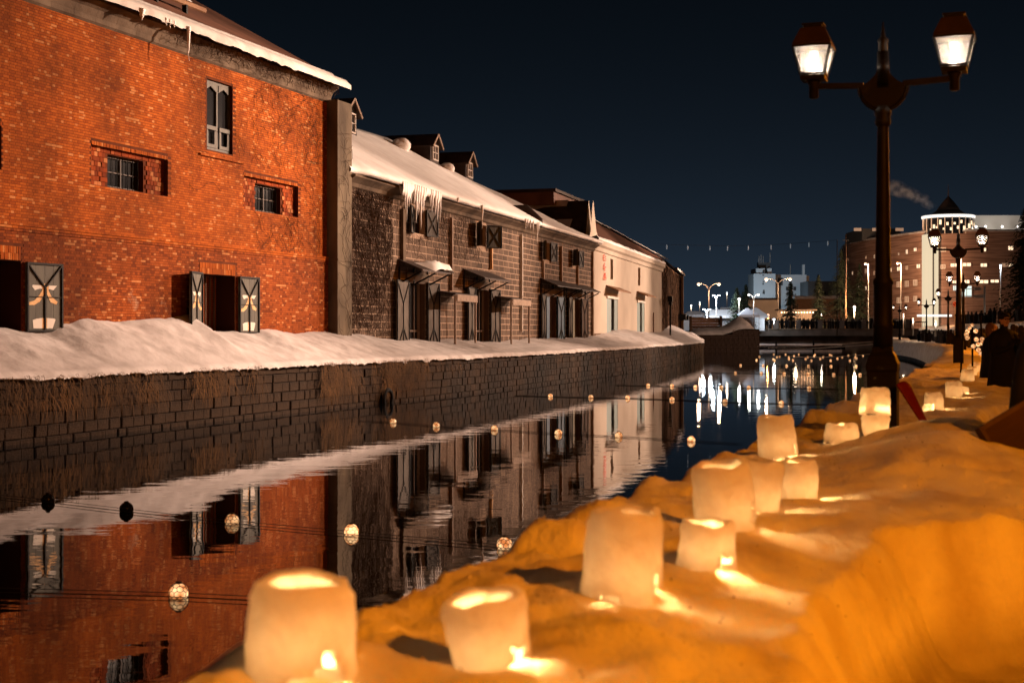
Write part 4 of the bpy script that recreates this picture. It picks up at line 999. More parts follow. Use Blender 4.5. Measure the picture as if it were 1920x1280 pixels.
# ------------------------------------------------------------------ street lamps of the promenade
def copy_tree(o, parent=None):
    c = o.copy(); col.objects.link(c); c.parent = parent
    for ch in list(o.children): copy_tree(ch, c)
    return c
def make_lamp():
    r = empty('street_lamp', (0,0,0))
    s2 = math.sqrt(2)
    sq = lambda pr, c=(0,0,0): MB().lathe([(a*s2/2, z) for a,z in pr], 4, c, rot=R(45))
    sq([(.30,0),(.30,.30),(.27,.34),(.255,.40),(.255,1.22),(.27,1.24),(.27,1.29),(.22,1.36),(.17,1.40),(.165,1.44)]).build('base', M['lamp_metal'], r, bevel=.006)
    MB().lathe([(.086,1.42),(.084,1.60),(.090,1.61),(.090,1.64),(.082,1.66),(.080,1.98),(.088,1.99),(.088,2.02),(.068,2.05),(.048,3.39),(.046,3.41)],16).build('shaft', M['lamp_metal'], r, True)
    MB().lathe([(.050,3.37),(.066,3.39),(.070,3.42),(.060,3.45),(.072,3.48),(.072,3.51),(.052,3.55)],16).build('collar', M['lamp_metal'], r, True)
    pf = [(-.19,3.73)]+[(-.19*math.cos(a),3.73-.20*math.sin(a)) for a in np.linspace(.1,math.pi-.1,14)]+[(.19,3.73),(.12,3.77),(.06,3.83),(.035,3.91),(.03,4.01),(.05,3.71),(-.05,3.71),(-.03,4.01),(-.035,3.91),(-.06,3.83),(-.12,3.77)]
    sh = MB().prism(pf,-.03,.03).build('shield', M['lamp_metal'], r)
    MB().tube([(.205*math.cos(a),0,3.73-.215*math.sin(a)) for a in np.linspace(0,math.pi,18)],.018,n=6).build('shield_rim', M['lamp_metal'], sh, True)
    MB().lathe([(.03,4.00),(.05,4.03),(.055,3.74),(.04,4.10),(.05,4.13),(.022,4.16),(.015,4.20),(.004,4.29)],10).build('finial', M['lamp_metal'], r, True)
    for sg in (-1,1):
        MB().bar((sg*.17,0,3.74),(sg*.60,0,3.76),.035,.05).build('arm', M['lamp_metal'], r)
        h = empty('lantern', (sg*.60,0,3.71), parent=r)
        MB().lathe([(.030,-.06),(.042,-.05),(.042,.05),(.06,.09),(.06,.13)],12).build('socket', M['lamp_metal'], h, True)
        fr = MB(); b0, b1, z0, z1 = .105, .162, .15, .39
        for a in (-1,1):
            for b in (-1,1):
                fr.bar((a*b0,b*b0,z0),(a*b1,b*b1,z1),.016)
        for (q, z) in ((b0,z0),(b1,z1)):
            for a in (-1,1): fr.bar((-q,a*q,z),(q,a*q,z),.018); fr.bar((a*q,-q,z),(a*q,q,z),.018)
        fr.box(-b0,b0,-b0,b0,z0-.05,z0-.012)
        fr.build('frame', M['lamp_metal'], h)
        pn = MB(); i0, i1 = b0-.003, b1-.003
        for a,b in (((-1,-1),(1,-1)),((1,-1),(1,1)),((1,1),(-1,1)),((-1,1),(-1,-1))):
            pn = MB().add([(a[0]*i0,a[1]*i0,z0+.01),(b[0]*i0,b[1]*i0,z0+.01),(b[0]*i1,b[1]*i1,z1-.01),(a[0]*i1,a[1]*i1,z1-.01)],[(0,1,2,3)]); pn.build('pane', M['lantern_glass'], h)
        sq([(.325,.40),(.335,.415),(.21,.555),(.20,.56)]).build('hood', M['lamp_hood'], h)
        sq([(.16,.56),(.16,.585),(.19,.588),(.19,.60),(.05,.602)]).build('vent', M['lamp_metal'], h)
        MB().ball((0,0,.335),.036,10,6,.8).build('bulb', M['glow_white'], h, True)
        MB().tube([(.03,.0,.15),(.03,.0,.23)],.012,n=6).tube([(-.03,.02,.15),(-.03,.02,.21)],.012,n=6).build('burner', M['glow_peach'], h)
        point('lantern_light', (0,0,.27), 24, (1,.80,.60), .05, h)
    return r
lamp0 = make_lamp()
lab = ['bronze twin lantern street lamp standing apart behind the viewer', 'tall bronze twin lantern street lamp rising from the snow bank beside the lanterns']
for i, (x, y) in enumerate(LAMPS):
    o = lamp0 if i == 0 else copy_tree(lamp0)
    d = RIGHT.tan(RIGHT.project((x,y))); o.location = (x, y, Z_P-.02); o.rotation_euler = (0,0,math.atan2(-d[0],d[1])+R(-2) if i != 1 else R(-20))
    tag(o, lab[i] if i < 2 else ('bronze twin lantern street lamp beside the cluster of glowing floats' if i == 2 else 'distant twin lantern street lamp on the crowded promenade'), 'street lamp', 'street lamps along the promenade')
# floodlight masts on the street edge, aimed across the canal at the warehouses
MAST = {}
def mast(post):
    if post not in MAST:
        x, y = LAMPS[post]; d = RIGHT.nleft(RIGHT.project((x,y))); k_ = 13.0 if post == 6 else 8.2; x, y = x-d[0]*k_, y-d[1]*k_
        o = empty('floodlight_mast', (x,y,2.7), 0, 'tall thin floodlight mast on the street edge opposite the warehouses', 'mast', 'floodlight masts')
        MB().tube([(0,0,0),(0,0,13.0)],.12,.07,8).build('pole', M['pole'], o, True); MB().box(-.5,.5,-.04,.04,12.8,12.9).build('cross_arm', M['pole'], o)
        MAST[post] = [x, y, 0]
    MAST[post][2] += 1
    return MAST[post]
def flood(post, z, target, power, ang, label, blend=.7, radius=.2):
    x, y, n_ = mast(post); z = 15.4-.5*(n_-1); d = (Vector(target)-Vector((x,y,z))); d.z = 0; d.normalize()
    r = empty('floodlight', (x+d.x*.25, y+d.y*.25, z), math.atan2(-d.x,d.y), label, 'floodlight', 'floodlights on the masts')
    MB().box(-.16,.16,-.12,.10,-.11,.11).build('housing', M['dark_metal'], r, bevel=.015)
    MB().box(-.19,.19,-.03,.0,-.15,-.115).bar((-.175,-.015,-.13),(-.175,-.015,.02),.02).bar((.175,-.015,-.13),(.175,-.015,.02),.02).bar((0,-.015,-.13),(0,-.2,-.13),.03).build('bracket', M['dark_metal'], r)
    MB().box(-.14,.14,.101,.106,-.09,.09).build('lens', M['glow_peach'], r)
    loc = Vector((x,y,z))+d*.45; D_ = (Vector(target)-loc).length; xo, yo = LAMPS[post]; D0 = (Vector(target)-Vector((xo,yo,4))).length
    s = spot('flood_beam', loc, target, .70*power*(D_/D0)**2, WARM, ang, blend, radius); s.parent = r; s.matrix_parent_inverse = Matrix.LocRotScale(r.location, r.rotation_euler, None).inverted()
FL = 'black floodlight on a tall street mast aimed across the canal'
def fp(f, x, z): p = f.o+f.u*f.s_(x); return (p.x, p.y, Z_Q+z)
flood(3, 4.1, fp(FA,80,5.4), 175000, 36, FL)
flood(3, 3.0, fp(FA,580,4.2), 50400, 38, FL)
flood(4, 4.1, fp(FB,820,3.8), 128000, 42, FL)
flood(5, 4.1, fp(FB,1040,3.7), 112000, 44, FL)
flood(5, 3.0, fp(FC,1180,3.5), 54000, 44, FL)
flood(6, 4.1, fp(FC,1225,3.5), 36400, 60, FL)
flood(6, 3.0, fp(FD,1262,4.0), 56000, 40, FL)
flood(6, 2.7, (26,173,2.0), 22400, 30, FL)

# ------------------------------------------------------------------ snow candle lanterns
CANDLE = (1.0,.56,.20)
def snow_lantern(x, y, D_, w_, h_, label, hole=-35, power=5.0, tilt=(0,0), flip=False, group='snow candle lanterns', notch=.42, z=None, seed=0):
    rr = np.random.default_rng(seed+100)
    X, Y = (x-CX)/F*D_, D_
    if z is None:
        t, w = bank_tw(X, Y); z = float(bank_h(t, w))-.015 if t < 34 else 1.2
    r = empty('snow_lantern', (X,Y,z), R(hole), label, 'snow lantern', group); r.rotation_euler = (tilt[0],tilt[1],R(hole))
    n, m = 40, 12; th = .032; r0 = w_/2
    def rad(v): return (r0*(1.04-.14*v) if not flip else r0*(.84+.16*v))
    V_, F_ = [], []
    jit = lambda a,v: 1+.09*float(fbm(math.cos(a)*1.5+seed*3,math.sin(a)*1.5+v*2.6,5,5))+.03*float(vnoise(v*5,seed*7,2))
    for inner in (0,1):
        for j in range(m+1):
            v = j/m
            for i in range(n):
                a = 2*math.pi*i/n; rd = rad(v)*jit(a,v)
                if inner: rd = rd-th*(1.1 if v < .9 else .9); zz = .03+v*(h_-.035)
                else:
                    zz = v*h_
                    if v > .92: rd -= .006
                    elif .80 < v < .9: rd += .004
                if j >= m-1: zz += .03*float(vnoise(math.cos(a)*1.7+seed,math.sin(a)*1.7,3))
                V_.append((rd*math.cos(a), rd*math.sin(a), zz))
    off = (m+1)*n
    rem = np.zeros((m,n), bool)
    for j in range(m):
        for i in range(n):
            a = (i+.5)/n*2*math.pi; a = min(a, 2*math.pi-a)
            lim = notch*(1+.35*float(vnoise(j*.8,seed,9)))
            if j == 0 and float(vnoise(math.cos(2*math.pi*i/n)*2.3+seed*5,math.sin(2*math.pi*i/n)*2.3,8)) > .08: rem[j,i] = True
            if j/m < .34+.16*float(vnoise(i*.9,seed,4)) and a < lim*(1-.5*j/m/.5): rem[j,i] = True
    for j in range(m):
        for i in range(n):
            k = (i+1)%n; q = (j*n+i,j*n+k,(j+1)*n+k,(j+1)*n+i)
            if rem[j,i]:
                for (aj,ai,p0,p1) in ((j,(i-1)%n,(j,i),(j+1,i)),(j,k,(j,k),(j+1,k)),(j+1,i,(j+1,i),(j+1,k))):
                    if aj < m and not rem[aj,ai]:
                        a_, b_ = p0[0]*n+p0[1], p1[0]*n+p1[1]; F_.append((a_,b_,b_+off,a_+off))
                continue
            F_.append(q); F_.append(tuple(x_+off for x_ in q[::-1]))
    for i in range(n): k = (i+1)%n; F_.append((m*n+i,m*n+k,m*n+k+off,m*n+i+off))
    F_.append(tuple(off+i for i in range(n)))
    MB().add(V_,F_).build('shell', M['ice'], r, True)
    cx = r0*.42
    c = MB().lathe([(.018,.03),(.019,.06),(.016,.062)],10,(cx,0,0)).build('candle', M['wax'], r, True)
    MB().lathe([(.004,.062),(.009,.075),(.007,.09),(.001,.108)],8,(cx,0,0)).build('flame', M['flame'], c, True)
    point('candle_light', (cx*.6,0,min(.075,h_*.4)), power, CANDLE, .04, r)
    return r
SLn = [ (565,1300,3.54,.268,.235,'straight sided snow lantern with smooth walls standing alone at the canal edge',-50),
 (926,1252,3.84,.235,.21,'leaning snow lantern with a broken lower side and a glowing puddle of light',-30),
 (1165,1120,4.84,.272,.295,'tall smooth snow lantern with a glowing round top opening',-25),
 (1326,1064,5.45,.225,.185,'short broken snow lantern burning brightest at its foot',-45),
 (1364,992,6.5,.285,.30,'big snow lantern leaning on the short broken one',-20),
 (1420,955,7.2,.250,.275,'plain snow lantern tucked behind the big leaning one',-15),
 (1497,925,7.9,.215,.235,'narrow snow lantern with a bright crack down its side',-12),
 (1460,862,10.0,.272,.30,'snow lantern near the water edge with a rope passing behind',-25),
 (1578,842,10.9,.265,.155,'low wide snow lantern beside the stacked pair',-15),
 (1641,842,10.9,.22,.155,'lower snow lantern of the stacked pair',-10)]
for i, (x,y,D_,w_,h_,lb,ho) in enumerate(SLn):
    snow_lantern(x,y,D_,w_,h_,lb,ho, power=19 if i else 17, tilt=((0,0),(.10,-.10),(.0,.05),(.05,.05),(.10,-.12),(-.1,.06),(0,.03),(.05,-.08),(0,0),(0,.02))[i], seed=i, flip=i in (1,5,9), notch=(.30,.55,.34,.6,.42,.42,.38,.42,.42,.42)[i])
tz = bank_tw((1641-CX)/F*10.9, 10.9); zt = float(bank_h(*tz))+.145
snow_lantern(1640,800,10.9,.235,.20,'upper snow lantern of the stacked pair',-10, 9.0, (0,.03), seed=21, z=zt)
for k, (x,D_,w_,h_) in enumerate(((1752,16.6,.22,.22),(1741,16.2,.13,.12),(1789,19.2,.23,.22),(1806,21.5,.18,.12),(1814,25.5,.24,.24),(1822,28.5,.2,.2),(1830,31,.22,.22),(1824,33.5,.2,.2))):
    snow_lantern(x,0,D_,w_,h_,'small snow lantern glowing along the bank beyond the lamp post',-15,9.0,(0,.02*k-.06),seed=30+k,group='snow lanterns beyond the lamp post')
# unseen lanterns added beyond the view to warm the near snow
for k, (X,Y,zz) in enumerate(((-1.05,1.5,1.47),(-.86,2.4,1.47))):
    snow_lantern(CX+X/Y*F,0,Y,.26,.26,'added snow lantern out of view lighting the snow past the straight sided one',(-40,-40)[k],(24,24)[k],seed=50+k,z=zz,group='added snow lanterns out of view')

# ------------------------------------------------------------------ glass floats on the water
def float_glow():
    m = bpy.data.materials.new('lit_float_glass'); m.use_nodes = True
    N, L = m.node_tree.nodes, m.node_tree.links; b = N['Principled BSDF']
    b.inputs['Base Color'].default_value = (.25,.12,.06,1); b.inputs['Roughness'].default_value = .2
    tc = N.new('ShaderNodeTexCoord'); nz = N.new('ShaderNodeTexNoise'); nz.inputs['Scale'].default_value = 9; L.new(tc.outputs['Object'], nz.inputs[0])
    cr = N.new('ShaderNodeValToRGB'); cr.color_ramp.elements[0].position = .40; cr.color_ramp.elements[1].position = .66
    cr.color_ramp.elements[0].color = (.42,.13,.035,1); cr.color_ramp.elements[1].color = (1.0,.60,.28,1)
    L.new(nz.outputs[0], cr.inputs[0]); L.new(cr.outputs[0], b.inputs['Emission Color'])
    oi = N.new('ShaderNodeObjectInfo'); mr = N.new('ShaderNodeMapRange'); mr.inputs[3].default_value = 1.0; mr.inputs[4].default_value = 2.6; L.new(oi.outputs['Random'], mr.inputs[0]); L.new(mr.outputs[0], b.inputs['Emission Strength'])
    return m
M['float_glow'] = float_glow()
M['float_dark'] = mat('dark_float_glass', (.006,.007,.008), .15)
me_ball = MB().ball((0,0,0),.088,20,12).mesh('globe', True); me_ball.materials.append(M['float_glow'])
me_ball2 = me_ball.copy(); me_ball2.materials.clear(); me_ball2.materials.append(M['float_dark'])
mbn = MB()
import bmesh
bm = bmesh.new(); bmesh.ops.create_icosphere(bm, subdivisions=2, radius=.091)
dual = {f: f.calc_center_median().normalized()*.0915 for f in bm.faces}
for e in bm.edges:
    if len(e.link_faces) == 2 and hash((round(e.verts[0].co.x*50),round(e.verts[1].co.z*50))) % 5:
        a, b = (dual[f] for f in e.link_faces); mbn.tube([a,b],.0034,n=4,cap=False)
bm.free()
mbn.lathe([(.03,.088),(.033,.096),(.02,.105),(.004,.106)],8)
me_net = mbn.mesh('net'); me_net.materials.append(M['rope'])
FLAB = ['lit glass float on the cable that also holds two unlit floats','lit glass float alone on its cable over the brick reflection','lit glass float on the cable crossing the stone and cream reflections','lit glass float on the second cable below the quay end','lit glass float on the short cable beside the quay end','lit glass float on the cable before the stone pier','lit glass float on the cable just behind the pier one','small lit glass float in the dense scatter before the bridge','small lit glass float at the front of the dense scatter']
def add_float(x, y, lit=True, k=0):
    D_ = EYE*F/(y-HY) if lit else EYE*F/(y-HY)
    D_ = (EYE-.04)*F/(y-HY); X = (x-CX)/F*D_
    o = empty('glass_float', (X, D_, .035), rng.uniform(0,6.28), FLAB[k] if lit else 'unlit dark glass float on the canal', 'glass float', 'lit glass floats strung over the canal' if lit else 'unlit glass floats')
    g = link('globe', me_ball if lit else me_ball2, None, o); 
    link('net', me_net, None, o)
    return Vector((X,D_,.035))
z3 = lambda L_: [(1280+a/5.05, 560+b/5.05) for a,b in L_]
rows = [[(90,936),(237,953),(435,975),(659,995),(946,1020)], [(335,1110)],
 [(737,790),(818,797),(927,803),(1047,811),(1160,816),(1296,824)],
 [(1032,742),(1108,744),(1177,745),(1260,748),(1359,752),(1465,755),(1575,757)],
 [(1215,722),(1260,723),(1304,725),(1352,726),(1404,726),(1517,727)],
 z3([(500,700),(745,703),(960,707),(1187,710),(1430,715),(1680,717)]), z3([(548,628),(762,630),(984,632),(1190,634),(1405,636),(1643,636)]),
 z3([(728,547),(862,525),(892,550),(918,545),(975,525),(1005,550),(1055,540),(1100,525),(1183,550),(1245,540),(1253,527),(1330,550),(1393,528),(1410,535),(1510,550),(1570,535),(1638,528),(1635,553),(1707,535)]),
 z3([(700,578),(857,570),(870,580),(1007,567),(1045,580),(1163,567),(1220,582),(1303,565),(1402,582),(1465,562),(1583,583),(1647,560)])]
cab = []
for ri, rw in enumerate(rows):
    pts = [add_float(x,y,not (ri == 0 and i < 2), ri) for i,(x,y) in enumerate(rw)]
    if ri < 7: cab.append(pts)
for ri, pts in enumerate(cab):
    if ri == 1: pts = [pts[0]+Vector((-4.2,.6,0)), pts[0], pts[0]+Vector((2.4,-.6,0))]
    pts = sorted(pts, key=lambda p: p.x) if ri else pts
    a, b = pts[0], pts[-1]; d = (b-a).normalized()
    full = [a-d*1.5]+pts+[b+d*1.5]
    path = []
    for i in range(len(full)-1):
        for k in range(6):
            u_ = k/6; q = full[i].lerp(full[i+1],u_); path.append((q.x, q.y, .022+.0*u_))
    for s in (-.10,.10):
        pth = [(p_[0]-d.y*s, p_[1]+d.x*s, .018) for p_ in path]
        o = MB().tube(pth,.0035 if ri < 3 else .007,n=4).build('float_cable', M['rope'])
        tag(o, ('thin dark cable joining the two unlit floats and three lit ones','thin dark cable through the single float over the brick reflection','thin dark cable through the floats crossing the stone and cream reflections','thin dark cable through the second float row below the quay end','thin dark cable through the short float row beside the quay end','thin dark cable through the float row before the stone pier','thin dark cable through the float row just behind the pier one')[ri], 'cable', 'cables between the floats')
# taut pale ropes from the bank out over the water
for a, b, lb in ((P(1536,772,16.5),P(1270,888,22),'pale taut rope running from the snow bank down to the water'),):
    pts = [a.lerp(Vector((b.x,b.y,.05)),i/10)+Vector((0,0,-.10*math.sin(math.pi*i/10))) for i in range(11)]
    tag(MB().tube(pts,.012,n=5).build('mooring_rope', M['rope_pale'], None, True), lb, 'rope')
for k,(x0,y0,D0,x1,y1,D1) in enumerate(((1640,640,75,1420,649,150),(1640,645,70,1440,652,140),(1690,658,60,1480,668,110))):
    a, b = P(x0,y0,D0), P(x1,y1,D1); pts = [a.lerp(b,i/10)+Vector((0,0,-.15*math.sin(math.pi*i/10))) for i in range(11)]
    tag(MB().tube(pts,.018,n=5).build('mooring_rope', M['rope_pale']), 'pale rope stretched over the water near the bridge', 'rope', 'ropes near the bridge')
# railing posts with snow caps by the water, just past the lamp
for k in range(6):
    t = RIGHT.project((5.2,19)) + k*2.2; q = RIGHT.at(t)+RIGHT.nleft(t)*.05
    o = empty('railing_post', (q[0],q[1],.55), math.atan2(*RIGHT.tan(t)[::-1]), 'short dark railing post with a cap of snow at the water edge', 'post', 'railing posts at the water edge')
    MB().box(-.06,.06,-.06,.06,0,.72).build('post', M['dark_metal'], o, bevel=.01); MB().ball((0,0,.75),.085,10,6,.6).build('snow_cap', M['snow'], o, True)

# ------------------------------------------------------------------ red plastic board and wooden box beside the bank
t_r = P(1712,752,12.2)
pts = []
for i in range(9):
    v = i/8; row_ = []
    for k in range(7):
        s = (k/6-.5)*.12*(1.2-.7*v); row_.append((t_r.x-.09+.20*v+s*.9, t_r.y+s*.4, t_r.z+.17-.36*v+.03*math.cos(k/6*3.14-1.57)-.03))
    pts.append(row_)
o = MB().grid(pts).build('plastic_sled', M['red'], None, True); s_ = o.modifiers.new('thick','SOLIDIFY'); s_.thickness = .012
tag(o, 'dark red curved plastic board leaning in the snow beside the lamp post', 'board')
bx = P(1905,800,9.3)
o = empty('wooden_sign_board', (bx.x+.12,bx.y,bx.z-.32), R(28), 'brown wooden board leaning out of the snow at the path edge', 'board')
MB().box(-.17,.5,-.02,.02,0,.42).build('panel', mat('brown_varnished_board', (.05,.024,.014), .6, col2=(.035,.017,.010), scale=3, stretch=(1,1,6)), o); MB().box(-.19,.52,-.03,.03,.42,.45).build('top_rail', M['timber'], o); MB().box(-.20,-.171,-.03,.03,-.4,.45).build('stake', M['timber'], o)
o.rotation_euler = (R(-18),R(-24),R(24))

# ------------------------------------------------------------------ people
def person(loc, rz, h=1.72, label='', coat=None, pose='stand', head='cap', group=None):
    r = empty('person', loc, rz, label, 'person', group); k = h/1.72
    J = {'pel':(0,0,.92,.155,.13),'waist':(0,0,1.10,.15,.12),'chest':(0,-.01,1.30,.185,.135),'neckb':(0,0,1.45,.10,.09),'neck':(0,-.01,1.52,.058,.058),'hd0':(0,-.025,1.58,.075,.085),'hd1':(0,-.025,1.66,.085,.10),'hd2':(0,-.02,1.73,.06,.07)}
    E_ = [('pel','waist'),('waist','chest'),('chest','neckb'),('neckb','neck'),('neck','hd0'),('hd0','hd1'),('hd1','hd2')]
    for s,n_ in ((-1,'l'),(1,'r')):
        J['hip'+n_] = (s*.10,0,.86,.105,.11); J['knee'+n_] = (s*.11,-.02,.48,.075,.08); J['ank'+n_] = (s*.115,.02,.10,.055,.06); J['toe'+n_] = (s*.13,-.14,.04,.045,.035)
        E_ += [('pel','hip'+n_),('hip'+n_,'knee'+n_),('knee'+n_,'ank'+n_),('ank'+n_,'toe'+n_)]
        J['sh'+n_] = (s*.19,0,1.40,.085,.085)
        if pose == 'phone': J['el'+n_] = (s*.25,-.08,1.14,.06,.06); J['wr'+n_] = (s*.09,-.30,1.22,.042,.042); J['hand'+n_] = (s*.05,-.36,1.27,.04,.03)
        else: J['el'+n_] = (s*.27,.02,1.14,.062,.062); J['wr'+n_] = (s*.25,-.07,.90,.045,.045); J['hand'+n_] = (s*.245,-.09,.82,.04,.03)
        E_ += [('neckb','sh'+n_),('sh'+n_,'el'+n_),('el'+n_,'wr'+n_),('wr'+n_,'hand'+n_)]
        for f in range(5):                 # fingers
            fx = s*.245 if pose != 'phone' else s*.05
            bx_, by_, bz_ = J['hand'+n_][:3]
            J[f'f{f}{n_}'] = (bx_+(f-2)*.016, by_-.03 if pose == 'phone' else by_-.01, bz_-.05 if pose != 'phone' else bz_+.03, .009,.009)
            E_.append(('hand'+n_, f'f{f}{n_}'))
    nm = list(J); me = bpy.data.meshes.new('body'); me.from_pydata([tuple(c*k for c in J[q][:3]) for q in nm], [(nm.index(a),nm.index(b)) for a,b in E_], [])
    o = link('body', me, coat or M['coat'], r)
    sk = o.modifiers.new('skin','SKIN'); sk.use_smooth_shade = True
    for i,q in enumerate(nm):
        me.skin_vertices[0].data[i].radius = (J[q][3]*k*(1.12 if J[q][2]<1.5 and not q.startswith('f') and not q.startswith('hand') else 1), J[q][4]*k)
    me.skin_vertices[0].data[0].use_root = True
    sd_ = o.modifiers.new('sub','SUBSURF'); sd_.levels = 1; sd_.render_levels = 1
    mbc = MB(); pts = []
    for zc_, ra, rb_ in ((.48,.27,.22),(.62,.255,.21),(.85,.235,.19),(1.05,.215,.165),(1.22,.225,.165),(1.36,.225,.15),(1.45,.15,.12),(1.51,.085,.085)):
        pts.append([(ra*k*math.cos(a)*(1+.05*math.sin(a*7+zc_*3)), rb_*k*math.sin(a)*(1+.05*math.sin(a*9)), zc_*k) for a in np.linspace(0,2*math.pi,33)])
    mbc.grid(pts).build('coat', coat or M['coat'], r, True)
    z = 1.655*k; y = -.025*k
    hd = MB().lathe([(.02,-.115),(.05,-.10),(.072,-.05),(.08,.0),(.078,.05),(.06,.09),(.02,.112)],14).build('face', M['skin'], r, True, loc=(0,y-.012,z)); hd.scale = (1,1.15,1)
    MB().prism([(-.012,-.02),(.012,-.02),(.004,.02)],-.108,-.075).build('nose', M['skin'], hd)
    for s in (-1,1): MB().ball((s*.03,-.078,.012),.010,8,5).build('eye', M['dark'], hd); MB().ball((s*.082,0,0),.018,6,4).build('ear', M['skin'], hd)
    MB().box(-.025,.025,-.083,-.07,-.055,-.045).build('mouth', M['red'], hd)
    if head == 'cap':
        c = MB().lathe([(.095,.02),(.10,.06),(.085,.11),(.04,.135),(.004,.137)],14).build('cap', M['coat'], r, True, loc=(0,y,z)); MB().box(-.06,.06,-.17,-.07,.025,.035).build('peak', M['coat'], c)
    elif head == 'hood':
        MB().lathe([(.14,-.16),(.125,-.05),(.12,.05),(.09,.12),(.03,.15),(.003,.152)],14).build('hood', coat or M['coat'], r, True, loc=(0,y+.025,z))
    else:
        MB().lathe([(.07,-.15),(.10,-.05),(.098,.05),(.075,.11),(.02,.132),(.002,.133)],14).build('hair', M['hair'], r, True, loc=(0,y+.022,z))
    if pose == 'phone': MB().box(-.075,.075,-.385*k,-.375*k,1.27*k,1.36*k).build('phone', M['dark_metal'], r); MB().box(-.07,.07,-.374*k,-.371*k,1.275*k,1.355*k).build('screen', M['phone'], r)
    return r
M['coat_brown'] = mat('brown_coat', (.10,.05,.03), .85); M['coat_navy'] = mat('navy_coat', (.012,.015,.025), .85)
q = P(1972,600,9.6); person((q.x,q.y,Z_P+.02), R(200), 1.74, 'person in a long black hooded coat walking past the wooden board', None, 'stand', 'hood')
q = P(1881,600,24); person((q.x,q.y,Z_P+.03), R(12), 1.78, 'person in a black cap and coat holding up a lit phone', None, 'phone', 'cap')
q = P(1857,600,27); person((q.x,q.y,Z_P+.03), R(70), 1.62, 'bareheaded person with brown hair turned beside the phone holder', M['coat_navy'], 'stand', 'hair')
# crowds too far off to pick apart
def crowd(name, spots, label, seed):
    r_ = np.random.default_rng(seed); mb = MB()
    for x,y,z in spots:
        h = r_.uniform(1.5,1.8); w_ = r_.uniform(.2,.27)
        mb.lathe([(.10,0),(.13,h*.2),(w_*.8,h*.5),(w_,h*.76),(w_*.55,h*.83),(.06,h*.86),(.085,h*.89),(.10,h*.94),(.07,h*.99),(.01,h)],7,(x,y,z))
    o = mb.build(name, mat(name+'_clothes', (.02,.016,.016), .85, island=.8), None, True); return tag(o, label, 'crowd', kind='stuff')
sp = []
for _ in range(150):
    t = rng.uniform(RIGHT.project((15,47)), RIGHT.project((40,150))); q = RIGHT.at(t)-RIGHT.nleft(t)*rng.uniform(2.0,6.0); sp.append((q[0],q[1],Z_P+.02))
crowd('promenade_crowd', sp, 'dense dark crowd walking along the promenade', 4)
crowd('bridge_crowd', [(rng.uniform(38,66), 231+rng.uniform(.6,4), 2.9) for _ in range(150)], 'dark crowd gathered along the bridge rail', 5)
sp = []
for _ in range(60):
    t = rng.uniform(RIGHT.project((27,88)), RIGHT.project((44,175))); q = RIGHT.at(t)-RIGHT.nleft(t)*rng.uniform(7.5,10); sp.append((q[0],q[1],2.8))
crowd('street_crowd', sp, 'people standing on the street above the promenade', 6)
# pile of glowing floats beside the bank
pc = P(1832,640,30)
cl = [(1822.5,609.5),(1818,615),(1814,621),(1812,627),(1829.5,620.5),(1830.5,636),(1841.5,636),(1842,643),(1834,645.5),(1848.5,650),(1825,649),(1834.5,656),(1839,662.5),(1813.5,633)]
for x,y in cl:
    q = P(x,y,30+rng.uniform(-.15,.15)); o = empty('hanging_float', q, rng.uniform(0,6), 'glowing net wrapped float hung in the cluster beside the path', 'glass float', 'floats hung in a cluster')
    link('globe', me_ball, None, o).scale = (.42,.42,.42) if y < 618 else (.55,.55,.55); link('net', me_net, None, o).scale = (.42,.42,.42) if y < 618 else (.55,.55,.55)
fr_ = empty('float_rack', (pc.x,pc.y+.3,Z_P), 0, 'dark pole rack carrying the cluster of glowing floats', 'rack')
for dx in (-.18,.0,.17): MB().tube([(dx*1.6,0,0),(dx,0,1.9)],.02).build('pole', M['dark_metal'], fr_)

# ------------------------------------------------------------------ bridge, pier, landing stage
br = empty('bridge', (53,233,0), 0, 'low dark bridge with a panelled parapet across the end of the canal', 'bridge')
MB().box(-15,14,-2.2,2.6,1.75,2.85).build('girder', M['concrete'], br); MB().box(-15,14,-2.45,-2.2,2.72,2.92).build('deck_edge', M['cove'], br)
for i in range(8):
    x = -14+i*3.55; p_ = MB().box(x,x+.7,-2.35,-1.95,2.92,4.15).build('parapet_post', M['concrete'], br); MB().box(x-.08,x+.78,-2.42,-1.9,4.15,4.3).build('post_cap', M['concrete'], p_)
    MB().box(x+.7,x+3.55,-2.25,-2.1,3.9,4.05).build('rail', M['dark_metal'], br)
    for k in range(9): MB().box(x+.95+k*.3,x+.99+k*.3,-2.2,-2.14,2.92,3.9).build('baluster', M['dark_metal'], br)
for x in (-15.5,13.5): MB().box(x-1,x+1.5,-2.4,2.4,-.6,1.75).build('abutment', M['rubble'], br)
pr = empty('stone_pier', (26.2,175,0), 0, 'dark rubble stone pier under a tongue of snow before the bridge', 'pier')
MB().prism([(-3.9,-.6),(3.9,-.6),(3.9,2.75),(1.6,2.75),(-.4,2.05),(-3.9,2.0)],-2.0,5).build('masonry', M['quay_back'], pr)
ub_ = []
for r_ in range(5):
    x = -3.9
    while x < 3.8:
        wd = rng.uniform(.45,.85); zt_ = 2.05 if x < 0 else 2.7
        if -.1+r_*.55+.5 < zt_+.3: ub_.append((x+.02,min(x+wd,3.9)-.02,-2.1+rng.normal(0,.03),-1.9,-.1+r_*.55,.42+r_*.55))
        x += wd
for b in ub_:
    o = link('stone', UB2, None, pr, ((b[0]+b[1])/2,(b[2]+b[3])/2,(b[4]+b[5])/2)); o.scale = (b[1]-b[0],b[3]-b[2],b[5]-b[4]); o.material_slots[0].link = 'OBJECT'; o.material_slots[0].material = M['rubble']
